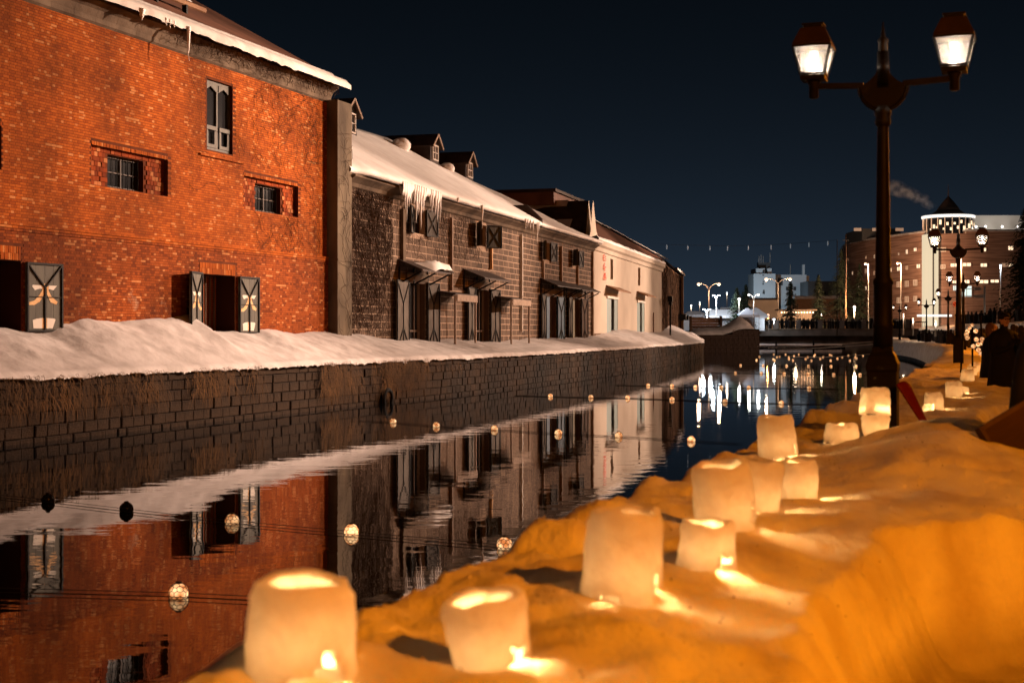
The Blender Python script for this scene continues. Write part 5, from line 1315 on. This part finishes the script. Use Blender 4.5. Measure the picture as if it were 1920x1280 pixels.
pts = [[(x,-2.15,zb),(x,-2.1,zb+.18),(x,-1.0,zb+.18+hh),(x,2,zb+.3+hh*1.3)] for x,zb,hh in ((-4.4,1.75,.1),(-3.6,2.0,.35),(-2,2.03,.42),(-.6,2.05,.42),(.4,2.35,.5),(1.4,2.7,.75),(2.2,2.76,1.0),(2.9,2.76,.5),(3.2,2.74,.1))]
MB().grid(pts).build('snow_tongue', M['snow'], pr, True)
dk = empty('boarded_boathouse', (25.6,188,1.6), 0, 'low timber sided shed of wide planks with end posts', 'shed')
for k in range(5): MB().box(-2.0+.05*k,2.0-.05*k,-.3+.1*k,1.5,.9+k*.36,1.23+k*.36).build('plank', M['timber_tan' if k > 1 else 'timber'], dk)
for x in (-2.1,1.9): MB().box(x-.05,x+.22,-.4,.3,.2,2.9).build('end_post', M['timber'], dk)
MB().box(-2.0,1.9,-.2,1.4,-.6,.9).build('hull', M['timber'], dk)
ls = empty('landing_stage', (43,214,0), 0, 'snow covered floating landing stage before the bridge', 'jetty')
MB().box(-7,7,-.6,.6,-.1,.35).build('float_deck', M['dark'], ls); MB().grid([[(x,-.65,.34),(x,-.6,.62+.05*float(vnoise(x,1,3))),(x,.6,.6)] for x in np.linspace(-6.8,6.5,30)]).build('deck_snow', M['snow'], ls, True)
for x in (-3.4,2.2): MB().tube([(x,-.8,-.5),(x,-.8,1.2)],.14).build('pile', M['dark_metal'], ls)

# ------------------------------------------------------------------ trees
def conifer(loc, h, rad, label, seed, group='conifers beyond the canal'):
    r_ = np.random.default_rng(seed); o = empty('conifer', loc, 0, label, 'tree', group)
    MB().tube([(0,0,0),(0,0,h*.97)],.035*h*.6,.01,8).build('trunk', M['bark'], o)
    V, Q = [], []; n = 0
    for k in range(int(150*h/10+160)):
        v = r_.random()**.8; z = h*(.08+.9*v); rr = rad*(1-v)**.85*r_.uniform(.75,1.1)+.12; a = r_.uniform(0,6.283)
        dirv = np.array([math.cos(a),math.sin(a),-.32]); sd_ = np.array([-math.sin(a),math.cos(a),0])
        for j in range(7):
            u = (j+1)/7*rr; c = np.array([0,0,z])+dirv*u+r_.normal(0,.05,3); s = (.10+.12*rr*(1-j/9))*r_.uniform(.6,1.3)
            t1 = sd_*s; t2 = dirv*s*.8+np.array([0,0,-s*r_.uniform(.1,.7)])
            V += [c-t1*.8, c+t2*.2-t1*.1+np.array([0,0,.04]), c+t1, c+t2]; Q.append((n,n+1,n+2,n+3)); n += 4
    link('crown', np_mesh('crown', np.array(V), np.array(Q)), M['pine'], o); return o
conifer((47,240,2.6), 8.5, 2.4, 'dark conifer standing before the pale building', 1)
conifer((56,260,2.6), 10.5, 2.6, 'pointed dark conifer standing taller beside the pale building', 2)
conifer((62,268,2.6), 16, 4.2, 'broad tall dark conifer before the curved hotel', 3)
conifer((66.5,272,2.6), 13, 3.4, 'second dark conifer close against the curved hotel', 6)
conifer((44,122,2.75), 10.5, 3.2, 'large dark conifer at the street edge before the white storey', 4)
conifer((34,215,2.6), 6.5, 2.2, 'low dark conifer behind the white tents', 5)
conifer((37.5,228,2.6), 7.5, 2.4, 'dark conifer between the tents and the pale building', 8)
def bare_bush(loc, h, label, seed):
    r_ = np.random.default_rng(seed); o = empty('bare_bush', loc, 0, label, 'bush'); mb = MB()
    for _ in range(90):
        a = r_.uniform(0,6.28); p_ = Vector((0,0,0)); d = Vector((math.cos(a)*.5,math.sin(a)*.3,1)).normalized(); pts = [p_.copy()]
        for k in range(6): d = (d+Vector(r_.normal(0,.28,3))).normalized(); p_ = p_+d*h/6; pts.append(p_.copy())
        mb.tube(pts,.035,.008,4,False)
    mb.build('branch_tangle', mat('lit_branches', (.16,.08,.04), .8), o); return o
bare_bush((54.5,238,2.9), 3.6, 'bare branching bush lit orange behind the bridge rail', 3)

# ------------------------------------------------------------------ hotel
def arcp(x, D_): return Vector(((x-CX)/F*D_, D_, 0))
ht = empty('hotel', (76,262,2.6), 0, 'large curved brown brick hotel with a round glass lounge and lit white shaft', 'hotel')
o_h = Vector((76,262,2.6))
front = [arcp(1578,318),arcp(1584,306),arcp(1600,296),arcp(1640,284),arcp(1700,271),arcp(1738,265),arcp(1800,262),arcp(1870,262),arcp(1960,264),arcp(2080,270)]
fp2 = Path2([(p_.x-o_h.x,p_.y-o_h.y) for p_ in front]); ts = np.linspace(0,fp2.len,90); pq = fp2.at(ts); nq = fp2.nleft(ts)
HH = 18.3
mb = MB(); mb.grid([[(*pq[i],0),(*pq[i],HH),(*(pq[i]+nq[i]*14),HH)] for i in range(90)]); mb.build('brick_facade', M['hotel'], ht)
mb = MB(); mb.grid([[(*(pq[i]-nq[i]*.15),HH-.05),(*(pq[i]-nq[i]*.1),HH+.35),(*(pq[i]+nq[i]*1.2),HH+.4),(*(pq[i]+nq[i]*1.6),HH)] for i in range(90)]); mb.build('roof_edge_snow', M['snow'], ht, True)
def hwin(x, y, wpx, hpx, m_, fr=True):
    # find facade parameter under column x
    k = (x-CX)/F; best = np.argmin(np.abs((pq[:,0]+o_h.x)/(pq[:,1]+o_h.y)-k)); t = ts[best]; p_ = fp2.at(t); n_ = fp2.nleft(t); D_ = p_[1]+o_h.y
    z = EYE+(HY-y)*D_/F-o_h.z; w_ = wpx/F*D_; h_ = hpx/F*D_; d = fp2.tan(t)
    o = empty('window', (p_[0]-n_[0]*.06,p_[1]-n_[1]*.06,z), math.atan2(d[1],d[0]), parent=ht)
    MB().add([(-w_/2,0,-h_/2),(w_/2,0,-h_/2),(w_/2,0,h_/2),(-w_/2,0,h_/2)],[(0,1,2,3)]).build('pane', M[m_], o)
    f = MB(); e = .10
    f.box(-w_/2-e,w_/2+e,-.06,-.01,h_/2,h_/2+e); f.box(-w_/2-e,w_/2+e,-.06,-.01,-h_/2-e,-h_/2); f.box(-w_/2-e,-w_/2,-.06,-.01,-h_/2,h_/2); f.box(w_/2,w_/2+e,-.06,-.01,-h_/2,h_/2); f.box(-.04,.04,-.06,-.01,-h_/2,h_/2)
    f.build('frame', M['white_frame' if fr else 'hotel'], o)
for x,y,w_,h_,m_ in ((1684,476,4,4,'win_lit'),(1700,472,7,8,'win_lit'),(1719,468,10,6,'win_lit'),(1671,506,7,7,'win_lit'),(1686,504,11,7,'win_lit'),(1700,502,6,5,'win_dim'),(1720,499,11,7,'win_lit'),
  (1671,535,6,6,'win_lit'),(1685,533,12,9,'win_dim'),(1702,532,12,9,'win_dim'),(1719,530,12,9,'win_dim'),(1685,563,12,9,'win_dim'),(1702,561,12,9,'win_dim'),(1640,481,4,6,'win_lit'),(1623,483,5,4,'win_dim'),(1590,487,5,4,'win_lit'),
  (1610,540,7,6,'win_lit'),(1623,540,7,6,'win_lit'),(1625,508,10,8,'win_dim'),(1610,512,6,6,'win_dim'),(1627,572,9,8,'win_dim'),
  (1787,497,15,6,'win_lit'),(1809,496,15,6,'win_lit'),(1792,529,8,6,'win_lit'),(1812,528,10,6,'win_lit'),(1844,528,17,6,'win_lit'),(1864,527,16,5,'win_lit'),(1898,465,10,7,'win_lit'),(1842,497,12,6,'win_lit'),(1880,497,12,6,'win_dim'),(1770,468,9,6,'win_dim'),(1848,468,9,6,'win_lit'),(1770,500,7,6,'win_dim'),(1655,507,6,7,'win_dim'),(1600,512,6,6,'win_lit'),(1640,512,6,6,'win_dim'),(1671,565,6,8,'win_lit'),(1719,560,11,8,'win_dim'),(1890,497,9,6,'win_lit'),(1793,540,6,9,'win_cool'),(1813,546,18,20,'win_cool')): hwin(x,y,w_,h_,m_,m_=='win_dim')
tw_ = arcp(1778,266)-o_h; tw_.z = 0
lg = empty('round_lounge', (tw_.x,tw_.y,HH-.4), parent=ht); rad = 4.6
MB().lathe([(rad*.96,0),(rad*.96,3.0)],40).build('lounge_glass', M['glass'], lg)
for i in range(22):
    a = 2*math.pi*i/22; MB().box(-.07,.07,-.07,.07,0,3.05).build('mullion', M['white_frame'], lg, loc=(rad*math.cos(a),rad*math.sin(a),0), rot=(0,0,a))
for i in range(16):
    a = -2.6+i*.14; rr = rad*.99; MB().box(-.16,.16,-.16,.16,0,rng.uniform(.3,.9)).build('lounge_lamp', M['win_lit'], lg, loc=(rr*math.cos(a),rr*math.sin(a),rng.uniform(.3,1.9)))
MB().lathe([(rad+.2,3.05),(rad+.25,3.2),(rad+.25,3.5),(rad+.1,3.55),(rad*.9,3.56)],40).build('eave_light', M['strip_white'], lg)
MB().lathe([(rad*.75,3.56),(rad*.62,4.1),(rad*.46,4.6),(rad*.42,5.0),(rad*.22,6.2),(.12,7.2),(.03,9.4)],16).build('cone_roof', M['roof'], lg)
sxp = arcp(1745,263.5)-o_h
MB().box(sxp.x-1.2,sxp.x+1.2,sxp.y-.8,sxp.y+1.5,0.6,HH-.5).build('lit_shaft', M['shaft'], ht)
MB().box(sxp.x+.1,sxp.x+.35,sxp.y-.95,sxp.y-.82,0,HH-2).build('shaft_mullion', M['far_dark'], ht)
w0, w1 = arcp(1827,275)-o_h, arcp(1990,275)-o_h
MB().box(w0.x,w1.x,w0.y,w0.y+6,HH,HH+4.0).build('top_storey', M['hotel_white'], ht)
for x in (1830,1848,1879,1909):
    q = arcp(x,272)-o_h; MB().ball((q.x,q.y,HH+1.6),.22,8,5).build('wall_lamp', M['glow_white'], ht); point('wall_lamp_light', (q.x,q.y-.6,HH+1.5), 160, (1,.95,.88), .2, ht)
l0, l1 = arcp(1590,300)-o_h, arcp(1725,276)-o_h
MB().box(l0.x,l1.x-.5,l0.y-12,l0.y+2,HH,HH+2.4).build('roof_plant_room', M['far_dark'], ht)
for x,w_ in ((1598,14),(1632,10),(1675,16)): q = arcp(x,285)-o_h; MB().box(q.x-.6,q.x+.6*w_/10,q.y-4.0,q.y-3.8,HH+1.4,HH+2.0).build('plant_window', M['win_dim'], ht)
cn0, cn1 = arcp(1725,258)-o_h, arcp(1785,258)-o_h
MB().box(cn0.x,cn1.x,cn0.y,cn0.y+2,2.55,2.95).build('entrance_canopy_light', M['strip_white'], ht)
# steam drifting from the roof
sv = bpy.data.materials.new('steam_volume'); sv.use_nodes = True; N, L = sv.node_tree.nodes, sv.node_tree.links; N.clear()
vo = N.new('ShaderNodeVolumePrincipled'); vo.inputs['Color'].default_value = (.9,.92,.95,1); ou = N.new('ShaderNodeOutputMaterial')
tc = N.new('ShaderNodeTexCoord'); nz = N.new('ShaderNodeTexNoise'); nz.inputs['Scale'].default_value = 1.6; nz.inputs['Detail'].default_value = 4
ge = N.new('ShaderNodeNewGeometry'); sc_ = N.new('ShaderNodeVectorMath'); sc_.operation = 'SCALE'; sc_.inputs[3].default_value = .5
L.new(ge.outputs['Position'], sc_.inputs[0]); L.new(sc_.outputs[0], nz.inputs[0])
ln = N.new('ShaderNodeVectorMath'); ln.operation = 'LENGTH'; L.new(tc.outputs['Object'], ln.inputs[0])
mr = N.new('ShaderNodeMapRange'); mr.inputs[1].default_value = .15; mr.inputs[2].default_value = .95; mr.inputs[3].default_value = 1; mr.inputs[4].default_value = 0; L.new(ln.outputs['Value'], mr.inputs[0])
m2 = N.new('ShaderNodeMapRange'); m2.inputs[1].default_value = .42; m2.inputs[2].default_value = .70; m2.inputs[3].default_value = 0; m2.inputs[4].default_value = .35; L.new(nz.outputs[0], m2.inputs[0])
mm = N.new('ShaderNodeMath'); mm.operation = 'MULTIPLY'; L.new(mr.outputs[0], mm.inputs[0]); L.new(m2.outputs[0], mm.inputs[1])
L.new(mm.outputs[0], vo.inputs['Density']); L.new(vo.outputs[0], ou.inputs['Volume'])
stm = empty('steam', P(1748,392,268), 0, 'thin plume of steam drifting from the hotel roof', 'steam'); tag(stm, kind='stuff')
mpuff = MB().ball((0,0,0),1,14,8).mesh('puff', True); mpuff.materials.append(sv)
for i in range(9):
    v = i/8; c = P(1746-72*v+rng.normal(0,1), 388-38*v**.8+rng.normal(0,2.5), 268)-stm.location; pf_ = link('puff', mpuff, None, stm, c); pf_.scale = (1.3+1.1*v,1.2+1.1*v,.8+1.0*v)

# ------------------------------------------------------------------ pale tower block and other far buildings
pb = empty('pale_office_block', (63,345,2.6), 0, 'pale blue grey stepped office block with roof masts and a chimney', 'building'); ob = Vector((63,345,2.6))
def fbx(x0,x1,y0,y1,D_,m_,name,dp=8):
    a, b = P(x0,y1,D_)-ob, P(x1,y0,D_)-ob; return MB().box(a.x,b.x,a.y,a.y+dp,max(a.z,0),b.z).build(name, M[m_], pb)
fbx(1413,1454,513,600,345,'far_white','front_wing'); fbx(1418,1434,503,514,345.5,'far_white','stair_tower'); fbx(1439,1447,503,514,346,'far_white','lift_house')
fbx(1454,1512,515,600,349,'far_white','rear_wing'); fbx(1505,1517,517,600,351,'hotel_white','end_wing'); fbx(1422,1444,492,503,347,'far_dark','roof_frame',2)
fbx(1505,1509,496,516,348,'far_white','chimney',1)
for x,y0,y1 in ((1423,480,493),(1427,478,493),(1431,480,493),(1444,474,493),(1482,496,516)): a = P(x,y1,347)-ob; b = P(x,y0,347)-ob; MB().tube([a,b],.10,n=5).build('mast', M['pole'], pb)
for x,y,w_,h_ in ((1431,510.5,3,5),(1431,516,2.5,2),(1431,528,2,2),(1431,532,2.5,3),(1432,545,3,3),(1432,549,4,4),(1463,528,9,14),(1476,541,5,7),(1490,541,5,7),(1478,524,3,6)):
    D_ = 344.9 if x < 1450 else 348.9; a = P(x-w_/2,y+h_/2,D_)-ob; b = P(x+w_/2,y-h_/2,D_)-ob; MB().box(a.x,b.x,a.y-.05,a.y+.03,a.z,b.z).build('window', M['far_dark'], pb)
lw = empty('low_snowy_hall', (60,318,2.6), 0, 'long low dark hall with snow on its roof behind the conifers', 'building')
a, b = P(1490,600,318), P(1600,560,318); MB().box(a.x-60,b.x-60,0,9,0,b.z-2.6).build('wall', M['timber_tan'], lw); MB().grid([[(x,-.3,b.z-2.6),(x,0,b.z-2.0+.3*float(vnoise(x*.5,1,2))),(x,5,b.z-1.9)] for x in np.linspace(a.x-60,b.x-60,20)]).build('roof_snow', M['snow'], lw, True)
ow = empty('orange_lit_hall', (52,300,2.6), 0, 'low plastered hall glowing orange under a street lamp', 'building')
a, b = P(1400,600,300), P(1458,562,300); MB().box(a.x-52,b.x-52,0,9,0,b.z-2.6).build('wall', M['plaster'], ow); MB().box(a.x-52.4,b.x-51.6,-.4,9,b.z-2.59,b.z-2.2).build('roof', M['roof'], ow)
fm = empty('dark_annex', (70,330,2.6), 0, 'dark annex building between the pale block and the hotel', 'building')
a, b = P(1515,600,330), P(1590,527,330); MB().box(a.x-70,b.x-70,0,9,0,b.z-2.6).build('wall', M['far_dark'], fm)
for x,y in ((1530,545),(1545,550),(1556,548)): a = P(x-4,y+3,329.9); b = P(x+4,y-3,329.9); MB().box(a.x-70,b.x-70,-.06,.02,a.z-2.6,b.z-2.6).build('window', M['glass'], fm)
# ------------------------------------------------------------------ tents and stall
def tent(x0,x1,ye,yr,D_,m_,label,hip=.25):
    a, b = P(x0,606,D_), P(x1,606,D_); ze, zr = P(0,ye,D_).z-2.6, P(0,yr,D_).z-2.6; w_ = b.x-a.x; dp = 4.0
    o = empty('tent', (a.x,D_,2.6), 0, label, 'tent'); 
    MB().add([(0,0,ze),(w_,0,ze),(w_,dp,ze),(0,dp,ze),(w_*hip,dp/2,zr),(w_*(1-hip),dp/2,zr)],[(0,1,5,4),(1,2,5),(2,3,4,5),(3,0,4)]).build('tent_roof', M[m_], o)
    MB().add([(0,dp,0),(w_,dp,0),(w_,dp,ze),(0,dp,ze)],[(0,1,2,3)]).build('tent_wall', M[m_], o)
    MB().add([(0,0,ze-.35),(w_,0,ze-.35),(w_,0,ze),(0,0,ze)],[(0,1,2,3)]).build('valance', M[m_], o)
    for x in (.05,w_-.05): MB().tube([(x,.05,0),(x,.05,ze-.02)],.04).build('leg', M['pole'], o)
tent(1326,1388,592,580,222,'tent','long white festival tent beside the stone pier',.1)
tent(1352,1395,590,576,232,'tent','tall white festival tent behind the long one',.05)
tent(1386,1424,590,577,212,'tent_blue','blue grey peaked tent by the promenade lamp',.45)
tent(1395,1442,592,576,226,'tent','white peaked tent glowing behind the blue grey one',.4)
tent(1280,1330,590,583,236,'tent','low white tent behind the boarded shed',.3)
st = empty('food_stall', (49.5,250,2.6), 0, 'long lit food stall hung with round paper lanterns behind the bridge crowd', 'stall')
a, b = P(1462,606,250), P(1528,582,250); MB().box(a.x-49.5,b.x-49.5,0,3,0,.9).build('counter', M['trim'], st); MB().box(a.x-49.8,b.x-49.2,-.6,3.2,b.z-2.6,b.z-2.4).build('roof', M['trim'], st); MB().box(a.x-49.5,b.x-49.5,2.6,2.8,.9,b.z-2.6).build('back_panel', M['trim'], st)
for i in range(12): MB().ball((a.x-49.3+i*.50,-.7,b.z-2.95),.14,8,6).build('paper_lantern', M['bulb_warm'], st, True)
MB().box(3.2,4.3,-.2,-.1,.95,1.7).build('lit_panel', M['strip_white'], st)
point('stall_light', (0,-.9,2.2), 500, (1,.75,.5), .5, st)

# ------------------------------------------------------------------ far street lamps and floodlights
def pole_lamp(name, x, ylamp, D_, m_, power, colr, label, zb=2.6, r_=.22, group=None, arms=None, dx=0):
    q = P(x,ylamp,D_); o = empty(name, (q.x+dx,D_,zb), 0, label, 'street lamp', group)
    MB().tube([(0,0,0),(0,0,q.z-zb-(.9 if arms else 0))],.09,.06,8).build('pole', M['pole'], o, True)
    heads = arms or [0]
    for h in heads:
        z = q.z-zb
        if arms: MB().tube([(0,0,z-.9),(h*.25,0,z-.25),(h*.6,0,z+.02),(h,0,z)],.05,n=6).build('arm', M['pole'], o, True)
        elif dx: MB().tube([(0,0,z-.1),(-dx*.5,0,z+.1),(-dx,0,z)],.05,n=6).build('arm', M['pole'], o, True)
        MB().ball((h-dx if not arms else h,0,z-.05),r_,10,7,.75).build('lamp_head', M[m_], o, True)
        point('lamp_light', (h-dx if not arms else h,-.1,z-r_-.15), power, colr, .2, o)
    return o
COLD, SOD, PEACH = (.75,.88,1), (1,.36,.08), (1,.55,.30)
pole_lamp('twin_arm_lamp',1329,532,205,'glow_peach',900,PEACH,'twin armed street lamp with peach light beside the floodlights',arms=[-1.45,1.45],r_=.26)
pole_lamp('twin_arm_lamp',1459,523,265,'glow_peach',1200,PEACH,'twin armed street lamp with peach light before the pale block',arms=[-2.2,2.2],r_=.36)
for x,y,D_ in ((1322,579,212),(1340,553,215)):
    pole_lamp('work_floodlight',x+3,y,D_,'glow_cold',1400,COLD,'cold white twin floodlight blazing beside the white tents',arms=[-.5,.5],r_=.13,group='floodlights by the tents')
pole_lamp('work_floodlight',1451,598,228,'glow_cold',500,COLD,'low cold white floodlight among the crowd beside the tents',zb=2.9,r_=.24)
pole_lamp('tall_lamp',1386,560,214,'glow_white',300,(1,.95,.9),'single tall lamp behind the tents',r_=.22)
pole_lamp('park_lamp',1413,552,206,'glow_white',250,(1,.97,.92),'twin globe lamp on a dark post beside the blue grey tent',arms=[-.68,.68],r_=.18)
pole_lamp('street_light',1602,575,246,'glow_white',13000,(1,.62,.34),'bright white street light beside the bridge end',r_=.24)
pole_lamp('street_light',1623,494,252,'glow_peach',11000,PEACH,'orange street light on a tall arm before the hotel',dx=.5,r_=.26)
pole_lamp('street_light',1683,493,254,'glow_sodium',11000,(1,.5,.25),'sodium street light glowing against the left hotel windows'.replace('left ','' ),dx=.6,r_=.22)
pole_lamp('street_light',1792,477,175,'glow_sodium',7000,(1,.45,.2),'sodium street light flaring beside the white shaft',dx=.7,r_=.26,zb=2.75)
for k,(sx_,sy_,sp_) in enumerate(((8.2,-2.6,6500),(18.8,30,3600),(28.0,57,6000),(37.0,86,6000))):
    o = empty('street_light', (sx_,sy_,2.75), 0, 'sodium street light on the street edge above the promenade', 'street lamp', 'sodium lights along the street')
    MB().tube([(0,0,0),(0,0,4.6),(-.3,0,5.0),(-1.2,0,5.15)],.07,.05,8).build('pole', M['pole'], o, True)
    MB().box(-1.75,-1.15,-.14,.14,5.10,5.26).build('lamp_head', M['dark_metal'], o); MB().box(-1.70,-1.20,-.10,.10,5.075,5.098).build('lamp_glass', M['glow_sodium'], o)
    point('lamp_light', (-1.45,0,4.98), sp_, (1,.262,.004), .15, o)
# floodlight added out of sight behind the trees to brighten the pale block
o = empty('added_floodlight', (52,322,2.6), 0, 'added cold floodlight on a short post brightening the pale office block', 'floodlight')
MB().tube([(0,0,0),(0,0,.8)],.06).build('post', M['pole'], o); MB().box(-.3,.3,-.2,.2,.8,1.2).build('housing', M['dark_metal'], o)
spot('flood_beam', (0,.4,1.3), (11,23,8), 16000, (.72,.88,1), 95, .6, .2, o)
pole_lamp('street_light',1876,497,235,'glow_cold',500,COLD,'cold white light half hidden behind the large conifer',r_=.22)
pole_lamp('street_light',1440,590,262,'glow_peach',700,SOD,'low orange lamp against the plastered hall',r_=.26)
for x,y0,D_ in ((1586,440,250),(1484,532,240)):
    q = P(x,y0,D_); o = empty('utility_pole', (q.x,D_,2.6), 0, 'tall bare utility pole by the bridge', 'pole', 'utility poles'); MB().tube([(0,0,0),(0,0,q.z-2.6)],.16,.12,8).build('pole', M['timber_tan'], o, True); MB().box(-.5,.5,-.05,.05,q.z-3.6,q.z-3.5).build('cross_arm', M['pole'], o)
for x,y,D_,m_ in ((1312,566,300,'glow_cold'),(1363,548,320,'glow_cold'),(1296,572,290,'glow_white'),(1540,586,262,'glow_white'),(1655,556,240,'glow_cold'),(1694,588,190,'glow_peach'),(1712,596,150,'glow_peach'),(1640,588,238,'glow_peach'),(1754,600,120,'glow_peach'),(1865,590,150,'glow_cold'),(1512,590,256,'glow_white'),(1571,560,270,'glow_peach')):
    pole_lamp('small_street_light',x,y,D_,m_,120,(1,.8,.6),'small distant street light among the town lights',r_=.11*D_/230+.03,group='small town lights',zb=2.0)
# road gantry sign and no parking sign on the street
gs = P(1846,545,150); o = empty('gantry_sign', (gs.x,150,2.75), 0, 'pale steel gantry with blank road sign boards', 'road sign')
zt_ = gs.z-2.75+.2; MB().tube([(0,0,0),(0,0,zt_+.3)],.10).build('post', M['far_white'], o)
for z in (0,-.75): MB().bar((-2.3,0,zt_+z),(0,0,zt_+z),.07).build('beam', M['far_white'], o)
MB().box(-1.1,-.45,-.08,-.03,zt_-.18,zt_+.18).build('sign_board', M['far_white'], o); MB().box(-1.1,-.1,-.08,-.03,zt_-.95,zt_-.62).build('sign_board', M['far_white'], o)
ns = P(1790.5,570,92); o = empty('no_parking_sign', (ns.x,92,2.75), 0, 'round red rimmed no parking sign on a thin pole', 'road sign')
zt_ = ns.z-2.75; MB().tube([(0,0,-.6),(0,0,zt_-.18)],.025).build('pole', M['pole'], o)
dsk = MB().lathe([(.17,-.008),(.17,.008)],24).build('sign_disc', mat('sign_blue', (.16,.02,.03), .5), o, rot=(R(90),0,0), loc=(0,-.02,zt_))
mbr = MB(); mbr.tube([(.145*math.cos(a),.145*math.sin(a),.012) for a in np.linspace(0,2*math.pi,25)],.022,n=5,cap=False); mbr.build('red_rim', mat('sign_pink_red', (.62,.25,.22), .5), dsk)
MB().bar((-.11,.11,.012),(.11,-.11,.012),.035,.01).build('slash', mat('sign_slash', (.55,.2,.18), .5), dsk)
# wire of pale bulbs across the canal
w0, w1 = P(1238,458,150), P(1570,450,150)
sl = empty('string_lights', (w0.x,150,w0.z), 0, 'wire of small pale hanging bulbs strung high across the canal', 'string lights')
wp = lambda u: Vector(((w1.x-w0.x)*u, 0, (w1.z-w0.z)*u-.35*math.sin(math.pi*u)))
MB().tube([wp(i/30) for i in range(31)],.012,n=4).build('wire', M['rope'], sl)
for x in (1250,1289.5,1331,1364,1403,1445.6,1482,1516.7,1552):
    q = wp((x-1238)/332); MB().lathe([(.01,0),(.05,-.08),(.06,-.25),(.05,-.48),(.01,-.52)],6,q).build('hanging_bulb', M['bulb_pale'], sl, True)
for x, nm in ((w0,'a'),(w1,'b')): pass
o = empty('wire_mast', (w1.x,150.1,2.0), 0, 'thin mast holding the wire of pale bulbs', 'mast'); MB().tube([(0,0,0),(0,0,w1.z-2.0)],.05,.04).build('pole', M['dark_metal'], o)
